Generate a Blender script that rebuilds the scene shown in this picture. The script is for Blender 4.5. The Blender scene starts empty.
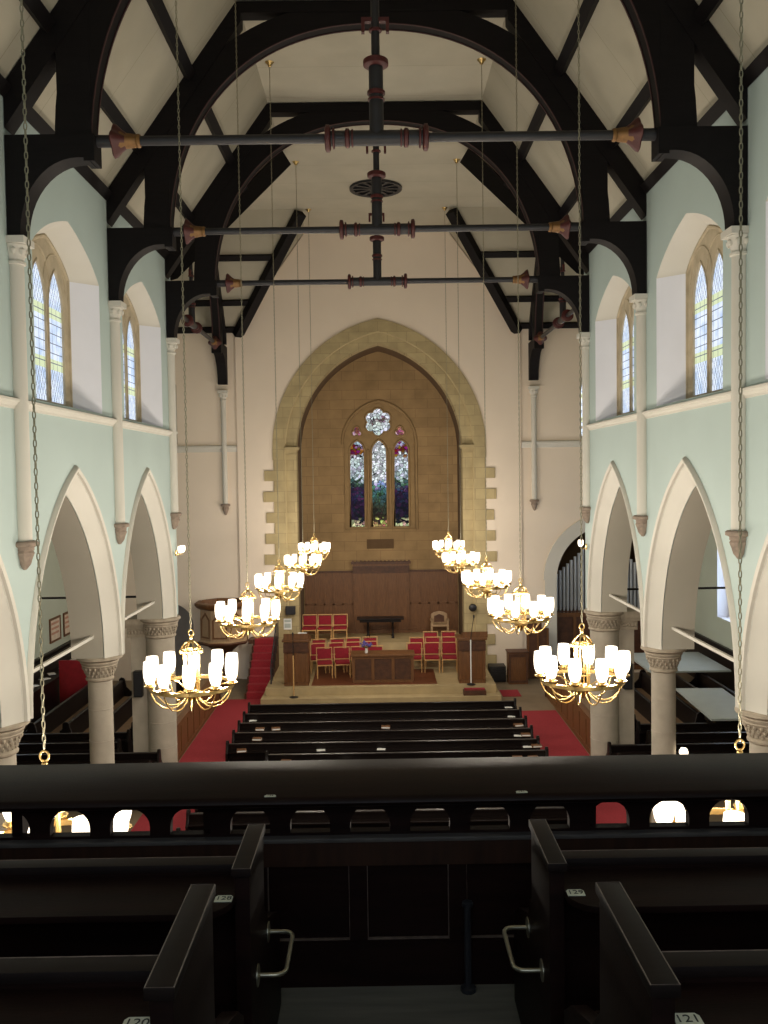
import bpy, bmesh, math, random
from math import sin, cos, pi, sqrt, atan, radians
from mathutils import Vector, Matrix
from mathutils.geometry import tessellate_polygon
random.seed(7)
S = bpy.context.scene
COL = S.collection

# ------------------------------------------------------------------ helpers
class MB:
    """collects shapes; build() links them as one mesh object"""
    def __init__(s): s.v = []; s.f = []; s.m = []; s.sm = []
    def add(s, verts, faces, mi=0, smooth=False):
        o = len(s.v); s.v += [tuple(p) for p in verts]
        for f in faces:
            s.f.append([i + o for i in f]); s.m.append(mi); s.sm.append(smooth)
        return s
    def box(s, x0, x1, y0, y1, z0, z1, mi=0, M=None):
        v = [Vector(p) for p in ((x0,y0,z0),(x1,y0,z0),(x1,y1,z0),(x0,y1,z0),(x0,y0,z1),(x1,y0,z1),(x1,y1,z1),(x0,y1,z1))]
        if M: v = [M @ p for p in v]
        return s.add(v, [(0,3,2,1),(4,5,6,7),(0,1,5,4),(1,2,6,5),(2,3,7,6),(3,0,4,7)], mi)
    def tube(s, path, r, n=8, mi=0, closed=False, cap=True):
        P = [Vector(p) for p in path]; N = len(P)
        rr = r if isinstance(r, (list, tuple)) else [r] * N
        up = None; rings = []
        for i, p in enumerate(P):
            a = P[(i-1) % N] if (closed or i) else p
            b = P[(i+1) % N] if (closed or i < N-1) else p
            t = (b - a).normalized()
            if up is None:
                up = Vector((0,0,1)) if abs(t.z) < .9 else Vector((1,0,0))
            u = up - t * up.dot(t)
            if u.length < 1e-5: u = t.orthogonal()
            u.normalize(); up = u; w = t.cross(u)
            rings.append([p + (u*cos(2*pi*k/n) + w*sin(2*pi*k/n)) * rr[i] for k in range(n)])
        v = [q for g in rings for q in g]; f = []
        for i in range(N if closed else N-1):
            j = (i+1) % N
            for k in range(n):
                l = (k+1) % n
                f.append((i*n+k, i*n+l, j*n+l, j*n+k))
        if cap and not closed:
            f.append(tuple(range(n-1,-1,-1))); f.append(tuple((N-1)*n+k for k in range(n)))
        return s.add(v, f, mi, n > 5)
    def lathe(s, prof, c=(0,0,0), n=16, mi=0, axis='z', ph=0.0, arc=2*pi, lobes=0, amp=0.0, smooth=True, cap=True):
        full = arc > 2*pi - .01; cols = n if full else n+1
        v = []
        for (r, h) in prof:
            for k in range(cols):
                a = ph + arc*k/n
                q = r*(1 + amp*cos(lobes*a)) if lobes else r
                x, y, z = q*cos(a), q*sin(a), h
                if axis == 'x': x, y, z = z, x, y
                if axis == 'y': x, y, z = x, z, y
                v.append((c[0]+x, c[1]+y, c[2]+z))
        f = []
        for i in range(len(prof)-1):
            for k in range(n):
                l = (k+1) % cols
                f.append((i*cols+k, i*cols+l, (i+1)*cols+l, (i+1)*cols+k))
        if full and cap:
            if prof[0][0] > 1e-4: f.append(tuple(range(cols-1,-1,-1)))
            if prof[-1][0] > 1e-4: f.append(tuple((len(prof)-1)*cols+k for k in range(cols)))
        return s.add(v, f, mi, smooth)
    def prism(s, poly, fn, w0, w1, mi=0, holes=(), ms=None):
        """flat outline (u,v) with holes, thickness along w; fn(u,v,w)->xyz; ms: material of the rim, or f(hole_index,u,v)"""
        loops = [list(poly)] + [list(h) for h in holes]
        tri = tessellate_polygon([[Vector((a,b,0)) for a,b in L] for L in loops])
        flat = [p for L in loops for p in L]; n = len(flat)
        v = [fn(a,b,w0) for a,b in flat] + [fn(a,b,w1) for a,b in flat]
        s.add(v, [tuple(t) for t in tri] + [tuple(i+n for i in reversed(t)) for t in tri], mi)
        o = 0
        for li, L in enumerate(loops):
            k = len(L); base = len(s.v)
            s.v += [tuple(fn(a,b,w0)) for a,b in L] + [tuple(fn(a,b,w1)) for a,b in L]
            for i in range(k):
                j = (i+1) % k
                m = mi if ms is None else (ms(li, (L[i][0]+L[j][0])/2, (L[i][1]+L[j][1])/2) if callable(ms) else ms)
                s.f.append([base+i, base+j, base+k+j, base+k+i]); s.m.append(m); s.sm.append(False)
        return s
    def sweep(s, paths, mi=0, smooth=False, close=False):
        """list of equally long point rows skinned together"""
        n = len(paths[0]); v = [p for r in paths for p in r]; f = []
        R = len(paths)
        for i in range(R if close else R-1):
            j = (i+1) % R
            for k in range(n-1): f.append((i*n+k, i*n+k+1, j*n+k+1, j*n+k))
        if close:
            f.append(tuple(i*n for i in range(R))); f.append(tuple(i*n+n-1 for i in range(R)))
        return s.add(v, f, mi, smooth)
    def build(s, name, mats, parent=None, bevel=0.0, recalc=True, angle=40):
        me = bpy.data.meshes.new(name); me.from_pydata(s.v, [], s.f)
        if not isinstance(mats, (list, tuple)): mats = [mats]
        for m in mats: me.materials.append(m)
        me.polygons.foreach_set('material_index', s.m)
        me.polygons.foreach_set('use_smooth', s.sm)
        bm = bmesh.new(); bm.from_mesh(me)
        bmesh.ops.remove_doubles(bm, verts=bm.verts, dist=1e-5)
        if recalc: bmesh.ops.recalc_face_normals(bm, faces=bm.faces)
        if bevel:
            ed = [e for e in bm.edges if len(e.link_faces) == 2 and e.calc_face_angle(0) > radians(50)]
            bmesh.ops.bevel(bm, geom=ed, offset=bevel, segments=2, profile=.7, affect='EDGES', clamp_overlap=True)
        bm.to_mesh(me); bm.free()
        me.set_sharp_from_angle(angle=radians(angle)); me.update()
        o = bpy.data.objects.new(name, me); COL.objects.link(o)
        if parent is not None: o.parent = parent
        return o

def tag(o, label=None, cat=None, group=None, kind=None):
    if label: o['label'] = label
    if cat: o['category'] = cat
    if group: o['group'] = group
    if kind: o['kind'] = kind
    return o
def thing(name, label, cat, loc=(0,0,0), rz=0, group=None):
    o = bpy.data.objects.new(name, None); COL.objects.link(o)
    o.empty_display_size = .2; o.location = loc; o.rotation_euler = (0,0,rz)
    return tag(o, label, cat, group)
def struct(o): return tag(o, kind='structure')
def copy_tree(o, parent=None):
    c = o.copy(); COL.objects.link(c)
    if parent is not None: c.parent = parent
    for ch in list(o.children): copy_tree(ch, c)
    return c
def dup(root, loc, rz, label, group=None):
    c = copy_tree(root); c.location = loc; c.rotation_euler = (0,0,rz); c['label'] = label
    if group: c['group'] = group
    return c

def arc_pts(s, h, n=14):
    """right half of a pointed arch from (s,0) up to (0,h)"""
    if h >= s:
        R = (s*s+h*h)/(2*s); c = s-R; a1 = math.atan2(h, -c)
        return [(c+R*cos(a1*k/n), R*sin(a1*k/n)) for k in range(n+1)]
    return [((1-t)**2*s + 2*t*(1-t)*s*.66, 2*t*(1-t)*h*.66 + t*t*h) for t in [k/n for k in range(n+1)]]
def arch(cx, s, z0, zs, za, n=14):
    """closed outline of an arched opening, anticlockwise from bottom left"""
    R = arc_pts(s, za-zs, n)
    return [(cx-s, z0), (cx+s, z0)] + [(cx+x, zs+y) for x, y in R] + [(cx-x, zs+y) for x, y in reversed(R[:-1])]
def arch_line(cx, s, zs, za, n=14, d=0.0):
    """open curve left spring > apex > right spring, offset outward by d from the same centres"""
    h = za-zs; R = (s*s+h*h)/(2*s); c = s-R
    s2 = s+d; h2 = sqrt((R+d)**2 - c*c)
    P = arc_pts(s2, h2, n)
    return [(cx-x, zs+y) for x, y in P] + [(cx+x, zs+y) for x, y in reversed(P[:-1])]

# ------------------------------------------------------------------ materials
def lin(c):
    return tuple((x/12.92 if x <= .04045 else ((x+.055)/1.055)**2.4) for x in [q/255 for q in c])
def mat(name, rgb, rough=.6, metal=0.0, var=.12, scale=3.0, bump=.0, bscale=40.0, coat=0.0, spec=.5, stretch=None):
    m = bpy.data.materials.new(name); m.use_nodes = True
    nt = m.node_tree; b = nt.nodes['Principled BSDF']
    b.inputs['Roughness'].default_value = rough; b.inputs['Metallic'].default_value = metal
    b.inputs['Coat Weight'].default_value = coat; b.inputs['Coat Roughness'].default_value = .15
    b.inputs['Specular IOR Level'].default_value = spec
    c = lin(rgb); tc = nt.nodes.new('ShaderNodeTexCoord')
    vec = tc.outputs['Object']
    if stretch:
        mp = nt.nodes.new('ShaderNodeMapping'); mp.inputs['Scale'].default_value = stretch
        nt.links.new(vec, mp.inputs['Vector']); vec = mp.outputs['Vector']
    nz = nt.nodes.new('ShaderNodeTexNoise'); nz.inputs['Scale'].default_value = scale; nz.inputs['Detail'].default_value = 5
    nt.links.new(vec, nz.inputs['Vector'])
    cr = nt.nodes.new('ShaderNodeValToRGB')
    cr.color_ramp.elements[0].position = .3; cr.color_ramp.elements[1].position = .7
    cr.color_ramp.elements[0].color = tuple(x*(1-var) for x in c)+(1,)
    cr.color_ramp.elements[1].color = tuple(min(1, x*(1+var)) for x in c)+(1,)
    nt.links.new(nz.outputs['Fac'], cr.inputs['Fac']); nt.links.new(cr.outputs['Color'], b.inputs['Base Color'])
    if bump:
        n2 = nt.nodes.new('ShaderNodeTexNoise'); n2.inputs['Scale'].default_value = bscale
        bp = nt.nodes.new('ShaderNodeBump'); bp.inputs['Strength'].default_value = bump; bp.inputs['Distance'].default_value = .02
        nt.links.new(vec, n2.inputs['Vector']); nt.links.new(n2.outputs['Fac'], bp.inputs['Height'])
        nt.links.new(bp.outputs['Normal'], b.inputs['Normal'])
    return m
def block_mat(name, c1, c2, cm, axes='xz', w=.6, h=.3, mortar=.006, rough=.85):
    """coursed stone: brick pattern on two object axes"""
    m = bpy.data.materials.new(name); m.use_nodes = True; nt = m.node_tree; b = nt.nodes['Principled BSDF']
    b.inputs['Roughness'].default_value = rough
    tc = nt.nodes.new('ShaderNodeTexCoord'); sp = nt.nodes.new('ShaderNodeSeparateXYZ'); cb = nt.nodes.new('ShaderNodeCombineXYZ')
    nt.links.new(tc.outputs['Object'], sp.inputs[0])
    nt.links.new(sp.outputs[axes[0].upper()], cb.inputs['X']); nt.links.new(sp.outputs[axes[1].upper()], cb.inputs['Y'])
    br = nt.nodes.new('ShaderNodeTexBrick'); br.inputs['Scale'].default_value = 1
    br.inputs['Color1'].default_value = lin(c1)+(1,); br.inputs['Color2'].default_value = lin(c2)+(1,); br.inputs['Mortar'].default_value = lin(cm)+(1,)
    br.inputs['Brick Width'].default_value = w; br.inputs['Row Height'].default_value = h; br.inputs['Mortar Size'].default_value = mortar
    nt.links.new(cb.outputs[0], br.inputs['Vector'])
    nz = nt.nodes.new('ShaderNodeTexNoise'); nz.inputs['Scale'].default_value = 2.2; nz.inputs['Detail'].default_value = 6
    nt.links.new(tc.outputs['Object'], nz.inputs['Vector'])
    mx = nt.nodes.new('ShaderNodeMix'); mx.data_type = 'RGBA'; mx.blend_type = 'OVERLAY'; mx.inputs[0].default_value = .35
    nt.links.new(br.outputs['Color'], mx.inputs[6]); nt.links.new(nz.outputs['Fac'], mx.inputs[7])
    nt.links.new(mx.outputs[2], b.inputs['Base Color'])
    return m
def emit(name, rgb, strength, clear=.6):
    """opal glass shade: glows, and lets the bulb inside shine through"""
    m = bpy.data.materials.new(name); m.use_nodes = True; nt = m.node_tree
    e = nt.nodes.new('ShaderNodeEmission'); e.inputs['Color'].default_value = lin(rgb)+(1,); e.inputs['Strength'].default_value = strength
    t = nt.nodes.new('ShaderNodeBsdfTransparent'); x = nt.nodes.new('ShaderNodeMixShader'); x.inputs[0].default_value = clear
    nt.links.new(e.outputs[0], x.inputs[1]); nt.links.new(t.outputs[0], x.inputs[2]); nt.links.new(x.outputs[0], nt.nodes['Material Output'].inputs['Surface'])
    return m
BULB = 40.0
def N(nt, t, **kw):
    n = nt.nodes.new(t)
    for k, v in kw.items(): setattr(n, k, v)
    return n
def math_node(nt, op, a, b=None):
    n = nt.nodes.new('ShaderNodeMath'); n.operation = op
    for i, q in enumerate((a, b)):
        if q is None: continue
        if isinstance(q, (int, float)): n.inputs[i].default_value = q
        else: nt.links.new(q, n.inputs[i])
    return n.outputs[0]
def leaded(name, axis, strength):
    """pale leaded daylight glass: diamonds at head and foot, oblong quarries between, two yellow-green bands"""
    m = bpy.data.materials.new(name); m.use_nodes = True; nt = m.node_tree; b = nt.nodes['Principled BSDF']
    tc = N(nt, 'ShaderNodeTexCoord'); sp = N(nt, 'ShaderNodeSeparateXYZ'); nt.links.new(tc.outputs['Object'], sp.inputs[0])
    u = sp.outputs[axis.upper()]; z = sp.outputs['Z']
    def line(val, per, wd):
        fr = math_node(nt, 'FRACT', math_node(nt, 'DIVIDE', math_node(nt, 'ADD', val, 50.0), per))
        return math_node(nt, 'LESS_THAN', math_node(nt, 'ABSOLUTE', math_node(nt, 'SUBTRACT', fr, .5)), wd/per/2)
    d1 = math_node(nt, 'ADD', math_node(nt, 'MULTIPLY', u, 1.7), z); d2 = math_node(nt, 'SUBTRACT', math_node(nt, 'MULTIPLY', u, 1.7), z)
    dia = math_node(nt, 'MAXIMUM', line(d1, .17, .02), line(d2, .17, .02))
    rect = math_node(nt, 'MAXIMUM', line(u, .18, .012), line(z, .145, .014))
    mid = math_node(nt, 'LESS_THAN', math_node(nt, 'ABSOLUTE', math_node(nt, 'SUBTRACT', z, 8.72)), .46)
    lead = N(nt, 'ShaderNodeMix'); nt.links.new(mid, lead.inputs[0]); nt.links.new(dia, lead.inputs[2]); nt.links.new(rect, lead.inputs[3])
    band = math_node(nt, 'MULTIPLY', mid, math_node(nt, 'GREATER_THAN', math_node(nt, 'ABSOLUTE', math_node(nt, 'SUBTRACT', z, 8.72)), .30))
    nz = N(nt, 'ShaderNodeTexNoise'); nz.inputs['Scale'].default_value = 5; nt.links.new(tc.outputs['Object'], nz.inputs['Vector'])
    ramp = N(nt, 'ShaderNodeValToRGB'); ramp.color_ramp.elements[0].color = lin((176,200,232))+(1,); ramp.color_ramp.elements[1].color = lin((222,234,250))+(1,)
    ramp.color_ramp.elements[0].position = .3; ramp.color_ramp.elements[1].position = .62
    nt.links.new(nz.outputs['Fac'], ramp.inputs['Fac'])
    c1 = N(nt, 'ShaderNodeMix', data_type='RGBA'); nt.links.new(band, c1.inputs[0]); nt.links.new(ramp.outputs['Color'], c1.inputs[6]); c1.inputs[7].default_value = lin((205,218,176))+(1,)
    c2 = N(nt, 'ShaderNodeMix', data_type='RGBA'); nt.links.new(lead.outputs[0], c2.inputs[0]); nt.links.new(c1.outputs[2], c2.inputs[6]); c2.inputs[7].default_value = lin((84,98,114))+(1,)
    b.inputs['Base Color'].default_value = (.05,.05,.06,1); b.inputs['Roughness'].default_value = .2
    nt.links.new(c2.outputs[2], b.inputs['Emission Color']); b.inputs['Emission Strength'].default_value = strength
    return m
def stained(name, stops, strength, vscale=11, pale=None):
    """stained glass lit by the day outside: coloured pieces between lead lines, hue by height; pale: (centre x, half width) of a light figure"""
    m = bpy.data.materials.new(name); m.use_nodes = True; nt = m.node_tree; b = nt.nodes['Principled BSDF']
    tc = N(nt, 'ShaderNodeTexCoord'); sp = N(nt, 'ShaderNodeSeparateXYZ'); nt.links.new(tc.outputs['Object'], sp.inputs[0])
    vo = N(nt, 'ShaderNodeTexVoronoi'); vo.inputs['Scale'].default_value = vscale; nt.links.new(tc.outputs['Object'], vo.inputs['Vector'])
    ve = N(nt, 'ShaderNodeTexVoronoi', feature='DISTANCE_TO_EDGE'); ve.inputs['Scale'].default_value = vscale; nt.links.new(tc.outputs['Object'], ve.inputs['Vector'])
    s3 = N(nt, 'ShaderNodeSeparateColor'); nt.links.new(vo.outputs['Color'], s3.inputs[0])
    z0, z1 = stops[0][0], stops[-1][0]
    jit = math_node(nt, 'MULTIPLY', math_node(nt, 'SUBTRACT', s3.outputs[0], .5), .30)
    zj = math_node(nt, 'ADD', sp.outputs['Z'], jit)
    zn = math_node(nt, 'DIVIDE', math_node(nt, 'SUBTRACT', zj, z0), z1-z0)
    rp = N(nt, 'ShaderNodeValToRGB'); e = rp.color_ramp.elements
    while len(e) < len(stops): e.new(.5)
    for q, (z, rgb, _w) in zip(e, stops): q.position = (z-z0)/(z1-z0); q.color = lin(rgb)+(1,)
    nt.links.new(zn, rp.inputs['Fac'])
    hs = N(nt, 'ShaderNodeHueSaturation'); nt.links.new(rp.outputs['Color'], hs.inputs['Color'])
    nt.links.new(math_node(nt, 'ADD', math_node(nt, 'MULTIPLY', s3.outputs[1], .24), .38), hs.inputs['Hue'])
    nt.links.new(math_node(nt, 'ADD', math_node(nt, 'MULTIPLY', s3.outputs[2], 1.2), .35), hs.inputs['Value'])
    ld = math_node(nt, 'LESS_THAN', ve.outputs['Distance'], .045)
    c2 = N(nt, 'ShaderNodeMix', data_type='RGBA'); nt.links.new(ld, c2.inputs[0]); nt.links.new(hs.outputs['Color'], c2.inputs[6]); c2.inputs[7].default_value = (.004,.004,.006,1)
    b.inputs['Base Color'].default_value = (.004,.004,.005,1); b.inputs['Roughness'].default_value = .7; b.inputs['Specular IOR Level'].default_value = .1
    nt.links.new(c2.outputs[2], b.inputs['Emission Color']); b.inputs['Emission Strength'].default_value = strength
    return m
def panel_mat(name, rgb, line_rgb, axis, per, wd=.012, rough=.9):
    m = mat(name, rgb, rough, var=.06, scale=1.2, bump=.05, bscale=18)
    nt = m.node_tree; b = nt.nodes['Principled BSDF']; src = b.inputs['Base Color'].links[0].from_socket
    tc = N(nt, 'ShaderNodeTexCoord'); sp = N(nt, 'ShaderNodeSeparateXYZ'); nt.links.new(tc.outputs['Object'], sp.inputs[0])
    fr = math_node(nt, 'FRACT', math_node(nt, 'DIVIDE', math_node(nt, 'ADD', sp.outputs[axis.upper()], 50.3), per))
    ln = math_node(nt, 'LESS_THAN', fr, wd/per)
    mx = N(nt, 'ShaderNodeMix', data_type='RGBA'); nt.links.new(ln, mx.inputs[0]); nt.links.new(src, mx.inputs[6]); mx.inputs[7].default_value = lin(line_rgb)+(1,)
    nt.links.new(mx.outputs[2], b.inputs['Base Color'])
    return m

M = dict(
    mint=mat('mint_plaster', (183,199,195), .9, var=.03, scale=.8, bump=.04, bscale=14),
    mint_green=mat('aisle_green_plaster', (196,206,192), .9, var=.03, scale=.8),
    cream=mat('cream_paint', (208,204,193), .75, var=.03, scale=1.5, bump=.02, bscale=20),
    white=mat('white_reveal_paint', (224,226,234), .85, var=.03, scale=1.5),
    soffit=mat('shaded_soffit_paint', (176,170,156), .85, var=.03, scale=1.5),  # greyer paint tone, also carrying the shade of the soffits
    far=mat('warm_white_plaster', (234,219,200), .9, var=.03, scale=.7, bump=.03, bscale=10),
    ceil=panel_mat('ceiling_plaster', (180,173,154), (158,150,130), 'y', 1.39),
    timber=mat('black_stained_timber', (15,11,12), .6, spec=.2, var=.3, scale=4, stretch=(1,1,6)),
    beadred=mat('dull_red_edge', (52,22,22), .6, var=.2, scale=10),
    redpaint=mat('dark_red_paint', (72,22,20), .5, var=.15, scale=12),
    gold=mat('gilding', (122,88,46), .5, metal=.3, var=.2, scale=14),
    iron=mat('dark_painted_iron', (34,34,38), .45, var=.2, scale=8),
    stone=mat('column_stone', (176,166,150), .85, var=.1, scale=3.5, bump=.12, bscale=30),
    stone_carved=mat('carved_stone', (166,154,136), .9, var=.16, scale=8, bump=.2, bscale=30),
    corbel=mat('weathered_corbel_stone', (146,130,116), .9, var=.2, scale=14, bump=.2),
    tracery=mat('tan_window_stone', (182,168,142), .9, var=.14, scale=5, bump=.1, bscale=26),
    archstone=block_mat('yellow_sandstone', (180,163,122), (168,151,112), (146,130,96), 'xz', .62, .34),
    vouss=mat('sandstone_voussoirs', (174,157,118), .9, var=.1, scale=2.5, bump=.08, bscale=24),
    chancel=block_mat('chancel_stone_courses', (158,130,90), (148,121,83), (134,108,74), 'xz', .85, .33, .008),
    darkstone=mat('shaded_soffit_stone', (96,74,50), .95, var=.12, scale=3),  # shade of recess and soffit put into a darker stone colour
    steel=mat('dull_nickel', (172,166,146), .36, metal=.9, var=.1, scale=30),
    edge_highlight=mat('worn_edge_highlight', (104,88,78), .5, var=.4, scale=30),  # edge highlights of the worn wood, put into a paler colour
    ledge=mat('grey_ledge', (74,68,64), .5, var=.25, scale=9),  # paler grey than the parapet boards
    winstone=mat('chancel_window_stone', (150,124,86), .9, var=.1, scale=4),
    brass=mat('polished_brass', (200,170,112), .32, metal=1.0, var=.08, scale=10),
    chainbrass=mat('chain_brass', (150,144,122), .45, metal=.6, var=.1, scale=30),
    globe=emit('lit_opal_glass', (255,238,212), 6.0),
    gwood=mat('dark_varnished_wood', (26,12,9), .5, var=.35, scale=3.0, bump=.05, bscale=30, coat=.02, spec=.12, stretch=(1,8,8)),
    gwood2=mat('worn_edge_varnish', (24,15,13), .5, var=.3, scale=6, coat=.03, spec=.2, stretch=(1,8,8)),
    gpanel=mat('reddish_dark_panel', (44,24,14), .5, var=.35, scale=4, coat=.05, spec=.3, stretch=(8,8,1)),
    pewwood=mat('pew_dark_wood', (20,12,10), .42, var=.3, scale=4, coat=.05, spec=.25, stretch=(1,8,8)),
    pewseat=mat('worn_pew_seat', (134,108,80), .5, var=.2, scale=4, stretch=(8,1,8)),
    oak=mat('brown_oak', (106,68,34), .5, var=.22, scale=4, stretch=(7,7,1)),
    oakdark=mat('dark_carved_oak', (78,46,26), .55, var=.3, scale=9, bump=.3, bscale=40),
    pulpitwood=mat('light_pulpit_oak', (158,130,98), .5, var=.2, scale=4, stretch=(7,7,1)),
    board=mat('floor_boards', (104,100,90), .6, var=.2, scale=3, stretch=(1,9,9)),
    darkfloor=mat('dark_floor', (70,58,46), .6, var=.2, scale=2),
    palefloor=mat('pale_stone_floor', (126,110,88), .6, var=.12, scale=2),
    step=mat('pale_step_stone', (176,156,116), .7, var=.1, scale=3, bump=.05),
    redcarpet=mat('red_carpet', (150,38,48), .95, var=.12, scale=20, bump=.1, bscale=200),
    redcloth=mat('red_upholstery', (138,18,36), .85, var=.12, scale=14),
    reddrape=mat('dark_red_drape', (140,18,24), .9, var=.15, scale=6),
    chairwood=mat('pale_beech', (208,164,106), .45, var=.12, scale=8),
    black=mat('black_plastic', (18,18,20), .5, var=.1, scale=10),
    slate=mat('dark_door_paint', (128,124,122), .6, var=.1, scale=3),
    sheet=mat('pale_grey_board', (176,184,180), .55, var=.04, scale=3),
    pipe=mat('tin_organ_pipe', (186,190,194), .35, metal=.2, var=.06, scale=3),
    paper=mat('white_paper', (236,236,232), .8, var=.03),
    plate=mat('enamel_number_plate', (200,198,176), .5, var=.12, scale=40),
    ink=mat('black_lettering', (30,32,30), .6),
    book=mat('brown_book_cover', (124,86,56), .6, var=.2, scale=8),
    notice=mat('printed_notice', (222,206,190), .7, var=.1, scale=6),
    flower=mat('purple_blossom', (92,84,150), .8, var=.3, scale=30),
    leaf=mat('green_leaves', (60,90,50), .8, var=.3, scale=30),
    glassL=leaded('leaded_daylight_glass', 'y', 1.2),
    glassF=leaded('leaded_transept_glass', 'x', 3.0),
    glassW=leaded('leaded_west_fill', 'x', 5.0),
    glassA=leaded('leaded_aisle_glass', 'y', 7.0),
)
SIDE = [(-1, 'pulpit side'), (1, 'organ side')]
ORD = ['first','second','third','fourth','fifth','sixth','seventh','eighth','ninth','tenth','eleventh','twelfth','thirteenth','fourteenth']

# ------------------------------------------------------------------ dimensions (metres; nave floor z = 0, eye z = 6.64)
WX = 4.51; WT = .72                 # nave wall face and thickness
TR = [11.3, 15.45, 19.58]           # truss lines
YE = 19.95                          # end of the nave wall, start of the crossing
YF = 29.5                           # far wall
YB = -3.2                           # wall behind the gallery
XO = 10.0                           # outer walls
ZE, ZC, XC = 11.3, 14.5, 2.26      # eaves, flat ceiling, its half width
SL = (ZC-ZE)/(4.6-XC)
SPR = 3.62                          # arcade springing
BAYS = [9.23, 13.38, 17.52]
ARC_S, ARC_A = 1.72, 6.45

# ------------------------------------------------------------------ the shell
def box_struct(name, b, m):
    return struct(MB().box(*b).build(name, m))
box_struct('floor', (-XO-.3, XO+.3, YB-.3, YF+.3, -.2, 0), M['palefloor'])

bay_all = [BAYS[0]-4.14*k for k in (2,1)] + BAYS
for sx, side in SIDE:
    nm = 'left' if sx < 0 else 'right'
    fn = lambda u, v, w, sx=sx: (sx*w, u, v)
    arches_in = [arch(y, ARC_S, SPR, SPR+.02, ARC_A, 16) for y in bay_all]
    def notch(s, apex):
        """wall outline in (y,z): springs from the capitals, arches cut from below"""
        P = [(YB, 0)]
        P += [(3.0, 0), (3.0, SPR)]
        for y in BAYS:
            P += [(y+a, b) for a, b in [(x-0, z) for x, z in arch_line(0, ARC_S, SPR, ARC_A, 16, s)]]
        P += [(YE, SPR), (YE, ZE), (YB, ZE)]
        return P
    wins = [arch(y, 1.42, 7.68, 9.74, 10.38, 12) for y in BAYS]
    mb = MB()
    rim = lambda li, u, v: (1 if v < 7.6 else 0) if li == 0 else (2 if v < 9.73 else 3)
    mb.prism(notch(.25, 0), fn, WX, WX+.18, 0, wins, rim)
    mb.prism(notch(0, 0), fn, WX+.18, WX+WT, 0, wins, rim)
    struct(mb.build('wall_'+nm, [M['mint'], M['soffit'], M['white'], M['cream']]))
    # chamfered arch orders and hood moulds, cornice
    am = MB()
    for y in BAYS:
        e0 = arch_line(y, ARC_S, SPR, ARC_A, 20, -.006); e1 = arch_line(y, ARC_S, SPR, ARC_A, 20, .26)
        e2 = arch_line(y, ARC_S, SPR, ARC_A, 20, .31); e3 = arch_line(y, ARC_S, SPR, ARC_A, 20, .345)
        am.sweep([[fn(a,b,WX+.165) for a,b in e0], [fn(a,b,WX-.005) for a,b in e1], [fn(a,b,WX-.05) for a,b in e1],
                  [fn(a,b,WX-.065) for a,b in e2], [fn(a,b,WX-.03) for a,b in e3], [fn(a,b,WX+.02) for a,b in e3]], 0, True)
    struct(am.build('trim_'+('1' if sx < 0 else '2'), M['cream'], angle=50))
    prof = [(WX+.01,7.505),(WX-.02,7.51),(WX-.025,7.54),(WX-.05,7.56),(WX-.055,7.58),(WX-.08,7.595),(WX-.08,7.625),(WX-.03,7.64),(WX+.3,7.65)]
    cm = MB().sweep([[fn(YB, z, x), fn(YE+.02, z, x)] for x, z in prof])
    struct(cm.build('trim_'+('3' if sx < 0 else '4'), M['cream']))
    # outer wall of aisle and transept, with one lower window by the end
    wy = 25.55 if sx > 0 else 23.3  # pulpit-side window is out of sight, added for light
    wo = arch(wy, 1.25, 2.25, 4.6, 6.1, 12)
    ow = MB().prism([(YB,0),(YF,0),(YF,ZC+.3),(YB,ZC+.3)], fn, XO, XO+.5, 0, [wo], lambda li,u,v: 1 if li else 0)
    struct(ow.build('wall_outer_'+nm, [M['mint_green'], M['white']]))
    wn = MB().prism(wo, fn, XO+.36, XO+.42, 0, [arch(wy-.55, .42, 2.35, 4.4, 5.2, 8), arch(wy+.55, .42, 2.35, 4.4, 5.2, 8)]).build('window_'+('8' if sx < 0 else '9'), M['tracery'])
    struct(wn)
    for q in (-.55, .55):
        MB().prism(arch(wy+q, .44, 2.33, 4.4, 5.22, 8), fn, XO+.385, XO+.395).build('pane', M['glassA'], wn)
    # dark wainscot on the outer wall
    wc = MB().box(sx*XO, sx*(XO-.06), 8, YF, 0, 1.42).box(sx*XO, sx*(XO-.1), 8, YF, 1.42, 1.47)
    struct(wc.build('baseboard_'+nm, M['pewwood']))
    # aisle lean-to ceiling and the transept wall over the aisle
    struct(MB().prism([(WX+WT,7.35),(XO,6.75),(XO,6.95),(WX+WT,7.55)], lambda u,v,w,sx=sx:(sx*u,w,v), YB, YE-.02).build('ceiling_aisle_'+nm, M['far']))
    struct(MB().box(sx*(WX+WT), sx*XO, YE-.4, YE, 6.6, ZC+.2).build('wall_transept_'+nm, M['far']))

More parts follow.
